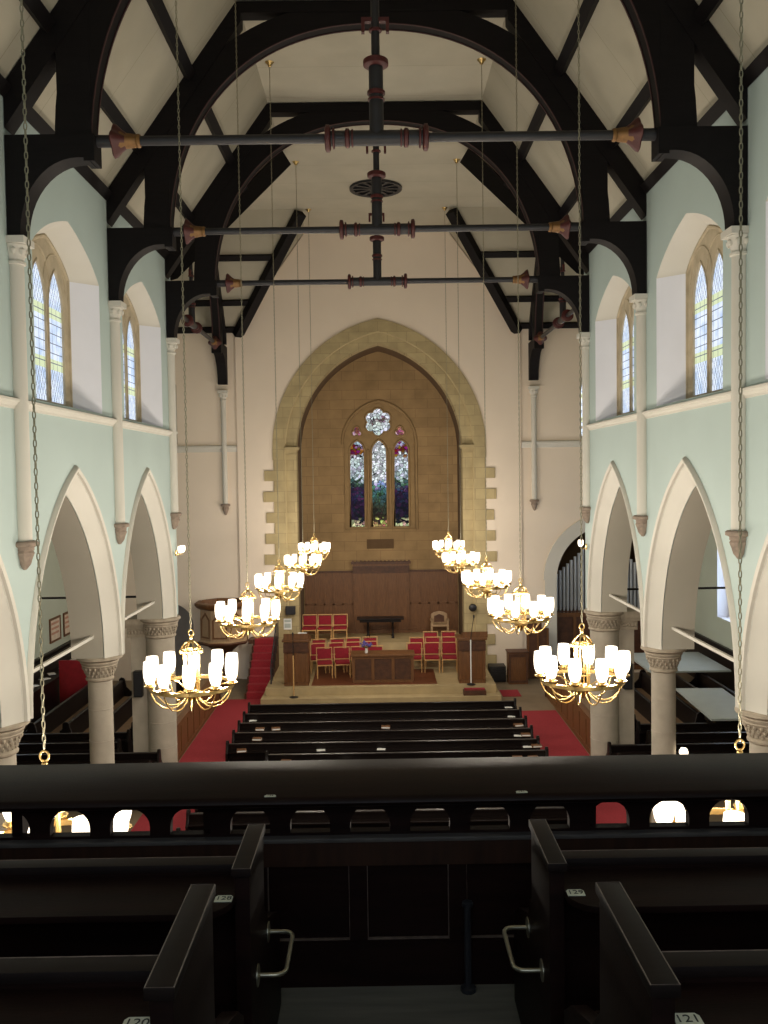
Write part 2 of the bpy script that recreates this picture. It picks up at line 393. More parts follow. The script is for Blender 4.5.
# clerestory windows: stone tracery with two lancets and an eye, leaded panes
k = 0
for y in BAYS:
    for sx, side in SIDE:
        k += 1
        fn = lambda u, v, w, sx=sx: (sx*w, u, v)
        yy = y
        L = [arch(yy+q, .295, 7.78, 9.15, 9.74, 10) for q in (-.36, .36)]
        w = struct(MB().prism(arch(y, .96, 7.69, 9.72, 10.22, 12), fn, 4.85, 4.95, 0, L).build('window_%d' % k, M['tracery']))
        o1 = arch(y, 1.419, 7.681, 9.74, 10.379, 12); o2 = arch(y, .95, 7.70, 9.72, 10.20, 12)
        rv = MB()
        for q in range(len(o1)):
            q2 = (q+1) % len(o1); head = q >= 2 and q < len(o1)-1
            rv.add([fn(*o1[q], WX+.001), fn(*o1[q2], WX+.001), fn(*o2[q2], 4.87), fn(*o2[q], 4.87)], [(0,1,2,3)], 1 if head else 0)  # arch head in cream: warm light from below put into the colour
        rv.build('splayed_reveal', [M['white'], M['cream']], w)
        fr = MB()
        for q in (-.36, .36):
            fr.tube([fn(a, b, 4.85) for a, b in arch(yy+q, .31, 7.765, 9.15, 9.77, 10)], .016, 6, closed=True)
            fr.tube([fn(a, b, 4.85) for a, b in arch_line(yy+q*.95, .45, 9.5, 9.98, 8)], .014, 6)
        fr.tube([fn(a, b, 4.85) for a, b in arch(y, .93, 7.71, 9.72, 10.18, 12)], .03, 6, closed=True)
        fr.build('frame', M['tracery'], w)
        for q in (-.35, .35):
            MB().prism(arch(yy+q*.36/.35, .30, 7.775, 9.15, 9.745, 10), fn, 4.87, 4.88).build('pane', M['glassL'], w)

# far wall with chancel arch, organ arch, doorway and transept windows
fy = lambda u, v, w: (u, w, v)
CH_S, CH_Z, CH_A = 2.70, 7.45, 10.87
out = [(-XO,0),(XO,0),(XO,ZE),(4.6,ZE),(XC,ZC+.02),(-XC,ZC+.02),(-4.6,ZE),(-XO,ZE)]
tw = [arch(s*7.42, .88, 7.7, 9.6, 10.35, 10) for s in (-1,1)]
holes = [arch(0, CH_S+.3, 1e-3, CH_Z, CH_A+.36, 18), arch(7.35, 1.62, 1e-3, 3.1, 4.85, 14), arch(-6.78, .62, 1e-3, 1.75, 2.5, 10)] + tw
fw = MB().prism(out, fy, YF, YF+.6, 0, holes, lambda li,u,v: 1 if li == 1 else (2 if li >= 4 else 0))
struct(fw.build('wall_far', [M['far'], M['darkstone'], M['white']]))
# the wall over the arch stands a little proud of the transept walls
pr = [(-4.6,0),(4.6,0),(4.6,ZE-.05),(XC,ZC-.04),(-XC,ZC-.04),(-4.6,ZE-.05)]
struct(MB().prism(pr, fy, YF-.07, YF-.001, 0, [arch(0, CH_S+.4, 1e-3, CH_Z, CH_A+.46, 18)]).build('wall_chancel_front', M['far']))
for s, i in ((-1,5),(1,6)):
    c = MB().sweep([[(s*4.62, y, z), (s*XO, y, z)] for y, z in ((YF+.01,7.42),(YF-.03,7.44),(YF-.05,7.52),(YF-.1,7.56),(YF-.1,7.62),(YF+.01,7.65))])
    struct(c.build('trim_%d' % i, M['cream']))
    w = struct(MB().prism(arch(s*7.42, .88, 7.68, 9.6, 10.35, 10), fy, YF+.4, YF+.48, 0, [arch(s*7.42+q, .33, 7.8, 9.3, 9.9, 8) for q in (-.42,.42)]).build('window_%d' % (9+ (1 if s<0 else 2)), M['tracery']))
    for q in (-.42,.42):
        MB().prism(arch(s*7.42+q, .34, 7.79, 9.3, 9.91, 8), fy, YF+.43, YF+.44).build('pane', M['glassF'], w)
# organ chamber and doorway recess
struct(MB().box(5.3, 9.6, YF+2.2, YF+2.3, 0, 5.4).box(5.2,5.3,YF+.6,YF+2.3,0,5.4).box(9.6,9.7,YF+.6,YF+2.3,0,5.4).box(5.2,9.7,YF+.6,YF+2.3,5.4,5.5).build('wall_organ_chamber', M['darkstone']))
dr = struct(MB().prism(arch(-6.78, .64, 0, 1.75, 2.53, 10), fy, YF+.3, YF+.36).build('door_1', M['slate']))
MB().lathe([(0,-.05),(.03,-.04),(.03,0)], (-6.4, YF+.3, 1.0), 10, axis='y').build('door_knob', M['brass'], dr)
# organ arch stone
ring = arch_line(7.35, 1.62, 3.1, 4.85, 14, .42); inn = arch_line(7.35, 1.62, 3.1, 4.85, 14, 0)
oa = [(7.35-1.62,0)] + inn + [(7.35+1.62,0),(7.35+2.0,0),(7.35+2.0,3.1)] + list(reversed(ring))[0:] + [(7.35-2.0,3.1),(7.35-2.0,0)]
struct(MB().prism(oa, fy, YF-.06, YF+.62).build('trim_7', M['cream']))

# chancel recess
tun = arch(0, CH_S+.02, 0, CH_Z, CH_A+.03, 18)
tb = MB(); n = len(tun)
tb.sweep([[fy(a,b,YF+.55) for a,b in tun[1:]+tun[:1]], [fy(a,b,32.0) for a,b in tun[1:]+tun[:1]]], 0, False)
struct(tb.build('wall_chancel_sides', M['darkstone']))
WS, WZ, WA = 1.24, 7.7, 9.12
bk = MB().prism([(-3.3,0),(3.3,0),(3.3,11.4),(-3.3,11.4)], fy, 31.7, 32.1, 0, [arch(0, WS, 4.72, WZ, WA, 12)])
struct(bk.build('wall_chancel_back', M['chancel']))
def foil(cx, cz, nl, d, r, n=60):
    P = []
    for i in range(n):
        t = 2*pi*i/n + pi/2; ph = ((t - pi/2 + pi/nl) % (2*pi/nl)) - pi/nl
        rr = d*cos(ph) + sqrt(max(r*r - (d*sin(ph))**2, 0)); P.append((cx+rr*cos(t), cz+rr*sin(t)))
    return P
LT = [arch(-.78, .265, 4.8, 7.45, 7.83, 10), arch(-.01, .275, 4.8, 7.4, 7.84, 10), arch(.77, .265, 4.8, 7.45, 7.83, 10)]
FO = [foil(-.03, 8.46, 6, .29, .2), foil(-.78, 8.12, 3, .09, .1, 36), foil(.73, 8.12, 3, .09, .1, 36)]
cw = struct(MB().prism(arch(0, WS+.01, 4.7, WZ, WA+.01, 12), fy, 31.82, 31.95, 0, LT+FO).build('window_7', M['winstone']))
fr = MB()
for P in LT: fr.tube([fy(a,b,31.80) for a,b in P], .035, 6, closed=True)
for P in FO: fr.tube([fy(a,b,31.80) for a,b in P], .03, 6, closed=True)
fr.tube([fy(a,b,31.69) for a,b in arch(0, WS+.05, 4.68, WZ, WA+.06, 12)[1:]], .05, 6)
for x in (-.395, .38): fr.tube([fy(x,4.75,31.80), fy(x,7.5,31.80)], .05, 6)
fr.build('frame', M['winstone'], cw)
side_st = [(4.8,(214,200,160),1),(4.92,(200,186,150),0),(5.0,(20,18,34),0),(5.7,(34,26,56),0),(6.15,(58,44,84),0),(6.4,(70,110,84),0),(6.6,(190,206,214),0),(7.25,(208,218,224),0),(7.36,(120,18,26),0),(7.6,(128,22,32),0),(7.75,(170,170,206),0),(7.9,(180,180,216),0)]
mid_st = [(4.8,(216,196,120),1),(4.92,(200,180,110),0),(5.0,(50,36,30),0),(5.6,(44,54,40),0),(6.1,(70,120,104),0),(6.25,(120,150,190),0),(6.45,(214,222,226),0),(7.9,(226,232,236),0)]
for i, P in enumerate(LT):
    MB().prism([(a+(.01 if a > 0 else -.0), b) for a, b in P], fy, 31.88, 31.89).build('pane', stained('stained_light_%d' % i, mid_st if i == 1 else side_st, 1.0, 10), cw)
MB().prism(FO[0], fy, 31.88, 31.89).build('pane', stained('stained_rose', [(7.9,(200,216,226),0),(8.4,(190,200,196),0),(8.55,(120,60,70),0),(8.7,(214,226,230),0),(9.0,(226,232,238),0)], 1.1, 9), cw)
for P in FO[1:]:
    MB().prism(P, fy, 31.88, 31.89).build('pane', stained('stained_trefoil', [(7.9,(226,200,206),0),(8.1,(190,120,140),0),(8.3,(150,50,70),0)], 1.0, 12), cw)
struct(MB().box(-.48, .46, 31.66, 31.7, 4.03, 4.36).build('trim_8', M['darkstone']))

# the chancel arch: two orders of sandstone on toothed jambs with small capitals
def ring_poly(d0, d1, teeth):
    i = arch_line(0, CH_S, CH_Z, CH_A, 20, d0); o = arch_line(0, CH_S, CH_Z, CH_A, 20, d1)
    P = [(-CH_S-d0, 0)] + i + [(CH_S+d0, 0)]
    xr = CH_S+d1
    if teeth:
        z = 0.0; R = []
        kk = 0
        while z < CH_Z-.35:
            h = .34
            e = (xr-.02) if kk % 2 == 0 else xr+.24+.08*((kk*7) % 3)/2
            R += [(e, z), (e, z+h)]; z += h; kk += 1
        R += [(xr, z), (xr, CH_Z)]
        P += R + list(reversed(o))[1:-1] + [(-a, b) for a, b in reversed(R)]
    else:
        P += [(xr, 0)] + list(reversed(o)) + [(-xr, 0)]
    return P
ca = thing('chancel_arch', 'tall pointed sandstone arch with toothed jambs framing the chancel', 'arch', (0, YF, 0))
fl = lambda u, v, w: (u, w, v)
MB().prism(ring_poly(.36, .76, True), fl, -.11, .3).build('outer_order', M['archstone'], ca)
MB().prism(ring_poly(.0, .38, False), fl, -.02, .6).build('inner_order', M['archstone'], ca)
jt = MB()
e = arch_line(0, CH_S, CH_Z, CH_A, 20, .37)
jt.tube([fl(a, b, -.05) for a, b in [(-CH_S-.37, 0)] + e + [(CH_S+.37, 0)]], .045, 8)
jt.build('roll_moulding', M['vouss'], ca)
for s in (-1, 1):
    q = MB()
    for (o_, z0_, z1_) in ((.03,-.16,-.12),(.015,-.12,-.02),(.05,-.02,.03),(.09,.03,.1)):
        a_, b_ = sorted((s*(CH_S-o_), s*(CH_S+.36))); q.box(a_, b_, -.06-o_, .3, CH_Z+z0_, CH_Z+z1_)
    q.build('capital', M['vouss'], ca)

# ------------------------------------------------------------------ ceilings
def poly_struct(name, faces, m, th=.15):
    mb = MB()
    for F in faces:
        n_ = len(F); up = [(x, y, z+th) for x, y, z in F]
        mb.add(list(F)+up, [tuple(range(n_)), tuple(range(2*n_-1, n_-1, -1))] + [(i, (i+1) % n_, n_+(i+1) % n_, n_+i) for i in range(n_)])
    return struct(mb.build(name, m))
yn, yf2 = YE, YF
dv = 4.6-XC
slopes = []
for s in (-1, 1):
    slopes.append([(s*4.6,YB,ZE),(s*4.6,yn,ZE),(s*XC,yn+dv,ZC),(s*XC,YB,ZC)])
    slopes.append([(s*4.6,yf2,ZE),(s*XC,yf2,ZC),(s*XC,yf2-dv,ZC)])
    slopes.append([(s*4.6,yf2,ZE),(s*XC,yf2-dv,ZC),(s*XO,yf2-dv,ZC),(s*XO,yf2,ZE)])
    slopes.append([(s*4.6,yn,ZE),(s*XC,yn+dv,ZC),(s*XO,yn+dv,ZC),(s*XO,yn,ZE)])
poly_struct('ceiling_slopes', slopes, M['ceil'])
poly_struct('ceiling', [[(-XC,YB,ZC),(XC,YB,ZC),(XC,YF,ZC),(-XC,YF,ZC)], [(XC,yn+dv,ZC),(XO,yn+dv,ZC),(XO,yf2-dv,ZC),(XC,yf2-dv,ZC)], [(-XC,yn+dv,ZC),(-XO,yn+dv,ZC),(-XO,yf2-dv,ZC),(-XC,yf2-dv,ZC)]], M['ceil'])

# wall behind the gallery with an unseen west window added for fill light
rw = MB().prism([(-XO,0),(XO,0),(XO,ZE),(4.6,ZE),(XC,ZC),(-XC,ZC),(-4.6,ZE),(-XO,ZE)], fy, YB-.4, YB, 0, [arch(0, 2.3, 7.2, 10.2, 12.9, 12)])
struct(rw.build('wall_rear', M['mint']))
ww = struct(MB().prism(arch(0, 2.31, 7.19, 10.2, 12.91, 12), fy, YB-.3, YB-.2, 0, [arch(q, .62, 7.35, 9.9, 11.0 if q else 11.9, 8) for q in (-1.45,0,1.45)]).build('window_12', M['tracery']))
for q in (-1.45, 0, 1.45):
    MB().prism(arch(q, .63, 7.34, 9.9, 11.01 if q else 11.91, 8), fy, YB-.26, YB-.25).build('pane', M['glassW'], ww)

# ------------------------------------------------------------------ columns and crossing piers
def capital_ring(mb, r0, r1, z0, z1, c=(0,0), k=20):
    e = r1-r0
    mb.lathe([(r0,z0-.02),(r0+.03,z0),(r0+.035,z0+.025),(r0+.02,z0+.045),(r0+.005,z0+.055),(r0+.01,z0+.1),(r0+.3*e,z0+.2),(r0+.55*e,z0+.25),(r0+.5*e,z0+.265),(r0+.62*e,z0+.29),(r0+.66*e,z0+.31),(r0+.6*e,z0+.325),(r0+.85*e,z0+.35),(r1,z1-.055),(r1,z1-.02),(r1-.02,z1)], (c[0],c[1],0), 30)
    for row, (zz, rr, sc) in enumerate(((z0+.09, r0+.012, .026), (z0+.15, r0+.12*e+.015, .028), (z0+.21, r0+.32*e+.012, .026))):
        for i in range(k):
            a = 2*pi*(i+.5*row)/k
            x, y = c[0]+rr*cos(a), c[1]+rr*sin(a)
            mb.lathe([(0,-1.5*sc),(sc*.7,-sc*.8),(sc*.9,.1*sc),(sc*.5,sc),(0,sc*1.3)], (x,y,zz), 5, ph=a)
for sx, side in SIDE:
    for j, y in enumerate(TR[:2]):
        t = thing('stone_column', 'round stone column with carved capital on the %s, %s from the gallery' % (side, ORD[j]), 'column', (-4.87 if sx < 0 else 4.82, y, 0), 0, 'arcade columns')
        sh = MB().lathe([(.203,.3),(.203,3.22)], n=28)
        for z in (.95, 1.55, 2.15, 2.7): sh.lathe([(.202,z-.008),(.207,z-.004),(.207,z+.004),(.202,z+.008)], n=28)
        sh.build('shaft', M['stone'], t)
        c = MB(); capital_ring(c, .203, .38, 3.2, SPR); c.build('capital', M['stone_carved'], t)
        MB().lathe([(.38,0),(.38,.12),(.33,.16),(.35,.2),(.33,.24),(.26,.27),(.28,.31),(.215,.36)], n=28).build('base', M['stone'], t)
    t = thing('crossing_pier', 'stout clustered stone pier at the crossing on the %s' % side, 'column', (sx*4.83, TR[2], 0), 0, 'crossing piers')
    sh = MB().lathe([(.305,.3),(.305,3.22)], n=28).box(.2 if sx>0 else -.62, .62 if sx>0 else -.2, -.1, .3, .0, 3.22)
    for z in (.8, 1.35, 1.9, 2.45): sh.lathe([(.304,z-.01),(.310,z-.004),(.310,z+.004),(.304,z+.01)], n=28)
    sh.build('shaft', M['stone'], t)
    c = MB(); capital_ring(c, .305, .44, 3.2, SPR, (0,0), 26)
    x0, x1 = (.1,.76) if sx > 0 else (-.76,-.1)
    c.box(x0, x1, -.26, .4, 3.48, SPR-.01).box(x0+.04, x1-.04, -.2, .36, 3.4, 3.48).box(x0+.08, x1-.08, -.16, .33, 3.2, 3.4)
    for i in range(7): c.lathe([(0,-.05),(.03,-.02),(.03,.03),(0,.05)], ((x0+x1)/2-.21+.07*i,-.165,3.31), 6)
    c.build('capital', M['stone_carved'], t)
    MB().lathe([(.46,0),(.46,.12),(.4,.16),(.42,.2),(.34,.3),(.305,.36)], n=28).build('base', M['stone'], t)
    # loudspeaker on the pier
    sp = thing('wall_speaker', 'slim black loudspeaker fixed to the crossing pier on the %s' % side, 'speaker', (sx*5.28, TR[2]-.17, 2.2))
    MB().box(-.09,.09,-.1,.06,-.28,.28).build('cabinet', M['black'], sp, bevel=.015)
    MB().box(-.07,.07,-.112,-.1,-.25,.25).build('grille', M['iron'], sp)
# white tie bars between the columns, iron tie rods across the aisles
for sx, side in SIDE:
    for j, (a, b) in enumerate(((7.55, 10.92), (11.68, 15.07), (15.83, 19.2))):
        bar = MB().box(sx*4.86-.022, sx*4.86+.022, a, b, 3.965, 4.015)
        tag(bar.build('tie_bar', M['cream']), 'white tie bar across the arcade arch on the %s, %s from the gallery' % (side, ORD[j]), 'tie bar', 'arcade tie bars')
    rod = MB().tube([(sx*5.05, 19.8, 4.03),(sx*(XO-.02), 19.8, 4.03)], .025, 8)
    tag(rod.build('tie_rod', M['iron']), 'thin dark iron rod crossing the aisle on the %s' % side, 'tie rod', 'aisle tie rods')

# ------------------------------------------------------------------ wall shafts under the trusses
def wall_shaft(loc, rz, label, zb, zt, r=.1, far=False):
    t = thing('wall_shaft', label, 'wall shaft', loc, rz, 'wall shafts')
    MB().lathe([(r,zb+.32),(r,zt-.32)], n=14).build('shaft', M['cream'], t)
    c = MB().lathe([(r,zt-.33),(r+.025,zt-.32),(r+.025,zt-.29),(r,zt-.28),(r+.02,zt-.2),(r+.06,zt-.09)], n=14)
    c.box(-r-.075, r+.075, -r-.075, r+.075, zt-.085, zt)
    for i in range(8):
        a = 2*pi*i/8+.2; c.lathe([(0,-.05),(.03,-.02),(.035,.02),(0,.06)], ((r+.035)*cos(a),(r+.035)*sin(a),zt-.17), 6)
    c.build('capital', M['cream' if not far else 'cream'], t)
    k = MB().lathe([(r+.05,zb+.32),(r+.07,zb+.3),(r+.07,zb+.26),(r+.02,zb+.24),(r+.02,zb+.2)], n=14)
    k.lathe([(r+.0,zb+.2),(r+.015,zb+.17),(r-.01,zb+.1),(r-.03,zb+.03),(.02,zb-.04)], n=10, lobes=4, amp=.12)
    k.build('corbel', M['corbel'], t)
    return t
for sx, side in SIDE:
    for j, y in enumerate(TR):
        wall_shaft((sx*4.47, y, 0), 0, 'slender cream wall shaft under the %s roof truss from the gallery, %s' % (ORD[j], side), 5.55, 9.595)
    wall_shaft((sx*5.02, YF-.06, 0), 0, 'thin cream wall shaft on the far wall beside the chancel arch, %s' % side, 5.42, 9.4, .085, True)

# ------------------------------------------------------------------ roof trusses
def make_truss(name, label, loc, rz, W):
    """built across x, half span W, origin on the floor below its middle"""
    k = W/4.5; t = thing(name, label, 'roof truss', loc, rz, 'roof trusses')
    f = lambda u, v, w: (u*k, w, v)
    rz_ = lambda x: ZE + (4.6-abs(x))*SL - .03            # roof line just under the plaster
    for s in (-1, 1):
        g = lambda u, v, w, s=s: f(s*u, v, w)
        nx = .5
        MB().prism([(4.5,rz_(4.5)),(4.5,rz_(4.5)-.52),(XC-.05,ZC-.36),(XC-.05,ZC-.04),(XC+.06,ZC-.05)], g, -.14, .14).build('principal_rafter', M['timber'], t)
        # hammer beam with its curved bracket and wall post
        br = [(4.5,10.80),(3.42,10.80),(3.42,10.48),(3.55,10.48),(3.55,10.52)]
        for i in range(13):
            a = (pi/2)*i/12; br.append((3.62+.72*sin(a), 9.62+.90*cos(a)))
        br += [(4.36,9.6),(4.5,9.6)]
        MB().prism(br, g, -.15, .15).build('hammer_beam', M['timber'], t)
        # arched brace
        inner = []; outer = []; e_ = 2/2.25
        for i in range(29):
            a = (pi/2)*i/28
            inner.append((3.47*max(cos(a),0)**e_, 10.45+3.66*sin(a)**e_))
            ox, oz = 3.9*max(cos(a),0)**e_, 10.6+3.87*sin(a)**e_
            lim = min(ZC-.1, rz_(ox)-.02)
            outer.append((ox, min(oz, lim)))
        P = [(3.47,10.47)] + inner[1:] + [(0, ZC-.1)] + [q for q in reversed(outer)][1:] + [(3.88,10.7)]
        MB().prism([(3.45,10.6),(3.86,10.6),(3.86,rz_(3.86)-.3),(3.45,rz_(3.45)-.5)], g, -.13, .13).build('hammer_post', M['timber'], t)
        MB().prism(P, g, -.125, .125).build('arched_brace', M['timber'], t)
        bead = [g(q[0]-.002, q[1]-.002, 0) for q in inner[1:]]
        for y_ in (-.127, .095): MB().sweep([[(p[0],y_,p[2]) for p in bead], [(p[0]*.998,y_,p[2]-.01) for p in bead], [(p[0]*.998,y_+.032,p[2]-.01) for p in bead], [(p[0],y_+.032,p[2]) for p in bead]], 0, True).build('edge_bead', M['beadred'], t)
    MB().prism([(-XC-.1,ZC-.21),(XC+.1,ZC-.21),(XC+.05,ZC-.03),(-XC-.05,ZC-.03)], f, -.135, .135).build('collar_beam', M['timber'], t)
    zr = 10.76
    rod = MB().tube([(-3.45*k,0,zr),(3.45*k,0,zr)], .058, 12).tube([(-.62,0,zr),(.62,0,zr)], .092, 14)
    for s in (-1,1): rod.tube([(s*3.12*k,0,zr),(s*3.45*k,0,zr)], .075, 12)
    tr = rod.build('tie_rod', M['iron'], t)
    for x, w, r in ((.6,.035,.16),(.53,.015,.125),(.36,.03,.115),(.30,.015,.105)):
        for s in (-1,1): MB().lathe([(r*.8,-w),(r,-w*.6),(r,w*.6),(r*.8,w)], (s*x,0,zr), 16, axis='x').build('red_collar', M['redpaint'], tr)
    for s in (-1,1):
        fi = MB().lathe([(.075,.28),(.085,.2),(.1,.1),(.15,.02),(.21,-.05),(.225,-.09),(.2,-.11),(.08,-.1)], (0,0,0), 24, axis='x', lobes=4, amp=.16)
        fo = fi.build('finial', M['redpaint'], tr); fo.location = (s*3.14*k,0,zr); fo.scale = (-s*.8,.82,.82)
        gb = MB().lathe([(.088,.31),(.1,.29),(.1,.26),(.088,.24)], n=16, axis='x').lathe([(.09,.24),(.11,.08),(.16,0),(.165,-.005)], n=24, axis='x', lobes=4, amp=.12)
        go = gb.build('gilded_cup', M['gold'], fo)
    kr = MB().tube([(0,0,zr),(0,0,14.2)], .052, 12).tube([(0,0,zr),(0,0,11.72)], .088, 14).build('king_rod', M['iron'], t)
    for z, h, r in ((11.66,.05,.155),(11.3,.03,.11),(11.22,.015,.105),(12.05,.02,.08)):
        MB().lathe([(r*.8,-h),(r,-h*.6),(r,h*.6),(r*.8,h)], (0,0,z), 16).build('red_collar', M['redpaint'], kr)
    kg = MB().box(-.17,.17,-.03,.03,12.15,12.2)
    for s in (-1,1): kg.box(s*.13, s*.17, -.03, .03, 12.02, 12.16)
    kg.build('red_bracket', M['redpaint'], kr)
    return t
for j, y in enumerate(TR):
    make_truss('roof_truss', 'black timber roof truss with arched brace and iron tie rod, %s from the gallery' % ORD[j], (0,y,0), 0, 4.5)
for sx, side in SIDE:
    make_truss('roof_truss', 'black timber transept truss seen edge-on above the crossing, %s' % side, (sx*5.02, (YE+YF)/2, 0), pi/2, (YF-YE)/2)

# purlins, wall plates and valley rafters
def beam(name, a, b, w, d, label, cat, group, n=(0,0,1)):
    a, b = Vector(a), Vector(b); t = (b-a).normalized(); nn = Vector(n); nn = (nn - t*nn.dot(t)).normalized(); u = t.cross(nn)
    mb = MB(); v = []
    for p in (a, b):
        for q, r in ((-1,-1),(1,-1),(1,1),(-1,1)): v.append(p + u*q*w/2 + nn*r*d/2)
    mb.add(v, [(0,1,2,3),(7,6,5,4),(0,4,5,1),(1,5,6,2),(2,6,7,3),(3,7,4,0)])
    return tag(mb.build(name, M['timber']), label, cat, group)
PURL = ((4.5,'lowest'),(3.95,'middle'),(3.08,'upper'))
for sx, side in SIDE:
    for x, w in PURL:
        z = ZE+(4.6-x)*SL
        beam('purlin', (sx*x,YB,z-.08),(sx*x,YE+(4.6-x),z-.08), .17, .15, '%s long black purlin under the nave roof slope, %s' % (w, side), 'purlin', 'nave purlins', (sx*SL,0,1))
        y = YF-(4.6-x)
        beam('purlin', (sx*(x+.05),y,z-.08),(sx*XO,y,z-.08), .17, .15, '%s black purlin under the transept roof above the far wall, %s' % (w, side), 'purlin', 'transept purlins', (0,SL,1))
    beam('valley_rafter', (sx*4.52,YF-.06,ZE-.12),(sx*(XC-.03),YF-dv-.03,ZC-.12), .3, .24, 'sloping black valley rafter by the far wall above the chancel arch, %s' % side, 'rafter', 'valley rafters')
    beam('valley_rafter', (sx*4.55,YE+.05,ZE-.2),(sx*(XC-.03),YE+dv,ZC-.2), .26, .38, 'black valley rafter at the nave end of the crossing, %s' % side, 'rafter', 'valley rafters')
ro = thing('ceiling_rose', 'round pierced black ventilator rose on the flat crossing ceiling', 'ceiling rose', (0,25.2,ZC))
rim = MB().lathe([(.62,-.05),(.72,-.07),(.72,-.01),(.62,-.01),(.62,-.05)], n=36, cap=False)
rim.build('rim', M['iron'], ro)
sp = MB()
for i in range(12):
    a = pi*2*i/12; sp.box(.12,.66,-.045,.045,-.05,-.02, M=Matrix.Rotation(a,4,'Z'))
sp.build('spokes', M['iron'], ro)
MB().lathe([(0,-.12),(.1,-.1),(.2,-.05),(.2,-.01)], n=20).build('hub', M['iron'], ro)
MB().lathe([(.7,-.012),(.0,-.008)], n=36).build('vent_plate', M['black'], ro)

# ------------------------------------------------------------------ chandeliers
def make_chandelier():
    t = thing('chandelier', '', 'chandelier', (0,0,0), 0, 'brass chandeliers')
    ch = MB(); H = ZC-.06-5.08; n = int(H/.0405)
    tor = []
    for i in range(n):
        z = .70+(i+.5)*H/n; vert = i % 2
        P = []
        for q in range(10):
            a = 2*pi*q/10; c, s_ = .0085*cos(a), .024*sin(a)
            P.append((c,0,z+s_) if vert else (0,c,z+s_))
        ch.tube(P, .0038, 4, closed=True)
    ch.build('chain', M['chainbrass'], t)
    MB().lathe([(0,ZC-4.38-.09),(.03,ZC-4.38-.08),(.05,ZC-4.38-.04),(.09,ZC-4.38)], n=14).build('ceiling_plate', M['brass'], t)
    cr = MB().tube([(.026*cos(2*pi*q/14), 0, .655+.03*sin(2*pi*q/14)) for q in range(14)], .007, 6, closed=True)
    cr.lathe([(0,.625),(.016,.618),(.02,.6),(.012,.585),(.03,.565),(.034,.55),(0,.545)], n=14).lathe([(.095,.45),(.118,.455),(.122,.475),(.11,.485),(.095,.48),(.095,.45)], n=20, cap=False)
    for i in range(6):
        a = 2*pi*i/6; cr.tube([(.025*cos(a),.025*sin(a),.56),(.05*cos(a),.05*sin(a),.555),(.085*cos(a),.085*sin(a),.52),(.108*cos(a),.108*sin(a),.475)], .008, 5)
    for i in range(10):
        a = 2*pi*i/10; cr.lathe([(0,-.02),(.016,-.008),(.016,.008),(0,.02)], (.11*cos(a),.11*sin(a),.455), 6)
    cr.build('crown', M['brass'], t)
    cg = MB()
    for i in range(6):
        a = 2*pi*i/6; cg.tube([(.075*cos(a),.075*sin(a),.46),(.075*cos(a),.075*sin(a),.04)], .0095, 7)
    cg.tube([(.08*cos(2*pi*q/20),.08*sin(2*pi*q/20),.16) for q in range(20)], .01, 6, closed=True)
    cg.build('rod_cage', M['brass'], t)
    MB().lathe([(0,-.1),(.02,-.09),(.03,-.06),(.06,-.03),(.1,.0),(.105,.03),(.08,.05),(0,.05)], n=18).build('hub', M['brass'], t)
    rg = MB().lathe([(.417,.085),(.424,.08),(.432,.085),(.432,.12),(.424,.125),(.417,.12),(.417,.085)], n=40, cap=False)
    for i in range(3):
        a = 2*pi*i/3+.3; rg.tube([(.09*cos(a),.09*sin(a),.03),(.25*cos(a),.25*sin(a),.1),(.405*cos(a),.405*sin(a),.1)], .008, 6)
    rg.build('ring', M['brass'], t)
    arm = MB().tube([(.06,0,-.01),(.1,0,-.06),(.16,0,-.1),(.23,0,-.11),(.31,0,-.085),(.38,0,-.02),(.42,0,.06),(.43,0,.13)], .0078, 7)
    arm.lathe([(.012,.12),(.03,.125),(.06,.14),(.062,.15),(.03,.152),(.03,.17),(.045,.175)], (.43,0,0), 12)
    shd = MB().lathe([(.0,.172),(.03,.174),(.046,.188),(.056,.215),(.063,.25),(.066,.3),(.064,.35),(.06,.395),(.055,.39),(.0,.34)], (.43,0,0), 14)
    for i in range(10):
        a = 2*pi*(i+.81)/10
        if i == 0: A = arm.build('arm', M['brass'], t); G = shd.build('lamp_shade', M['globe'], A); bulb = bpy.data.lights.new('bulb', 'POINT'); bulb.energy = BULB; bulb.color = (1,.89,.75); bulb.shadow_soft_size = .035; B = bpy.data.objects.new('bulb', bulb); COL.objects.link(B); B.parent = A; B.location = (.43,0,.27)
        else:
            A2 = A.copy(); COL.objects.link(A2); A2.parent = t
            G2 = G.copy(); COL.objects.link(G2); G2.parent = A2
            B2 = B.copy(); COL.objects.link(B2); B2.parent = A2
            A2.rotation_euler = (0,0,a)
    A.rotation_euler = (0,0,2*pi*.81/10)
    return t
CHY = [(5.2,4.38),(9.3,4.38),(13.35,4.38),(17.6,4.32),(23.1,4.2),(27.2,4.2)]
proto = None
for j, (y, z) in enumerate(CHY):
    for sx, side in SIDE:
        lab = 'lit brass ten-lamp chandelier on a long chain, %s, %s from the gallery' % (side, ORD[j])
        if proto is None:
            proto = make_chandelier(); proto.location = (sx*2.02+.02, y, z); proto['label'] = lab
            c = proto
        else: c = dup(proto, (sx*2.02+.02, y, z), .05*j*sx, lab)
        if z < 4.38:
            for chd in c.children:
                if chd.name.startswith('chain'): chd.scale = (1,1,1+(4.38-z)/9.48*.97); chd.location.z = -.7*((4.38-z)/9.48)
                if chd.name.startswith('ceiling_plate'): chd.location.z = 4.38-z
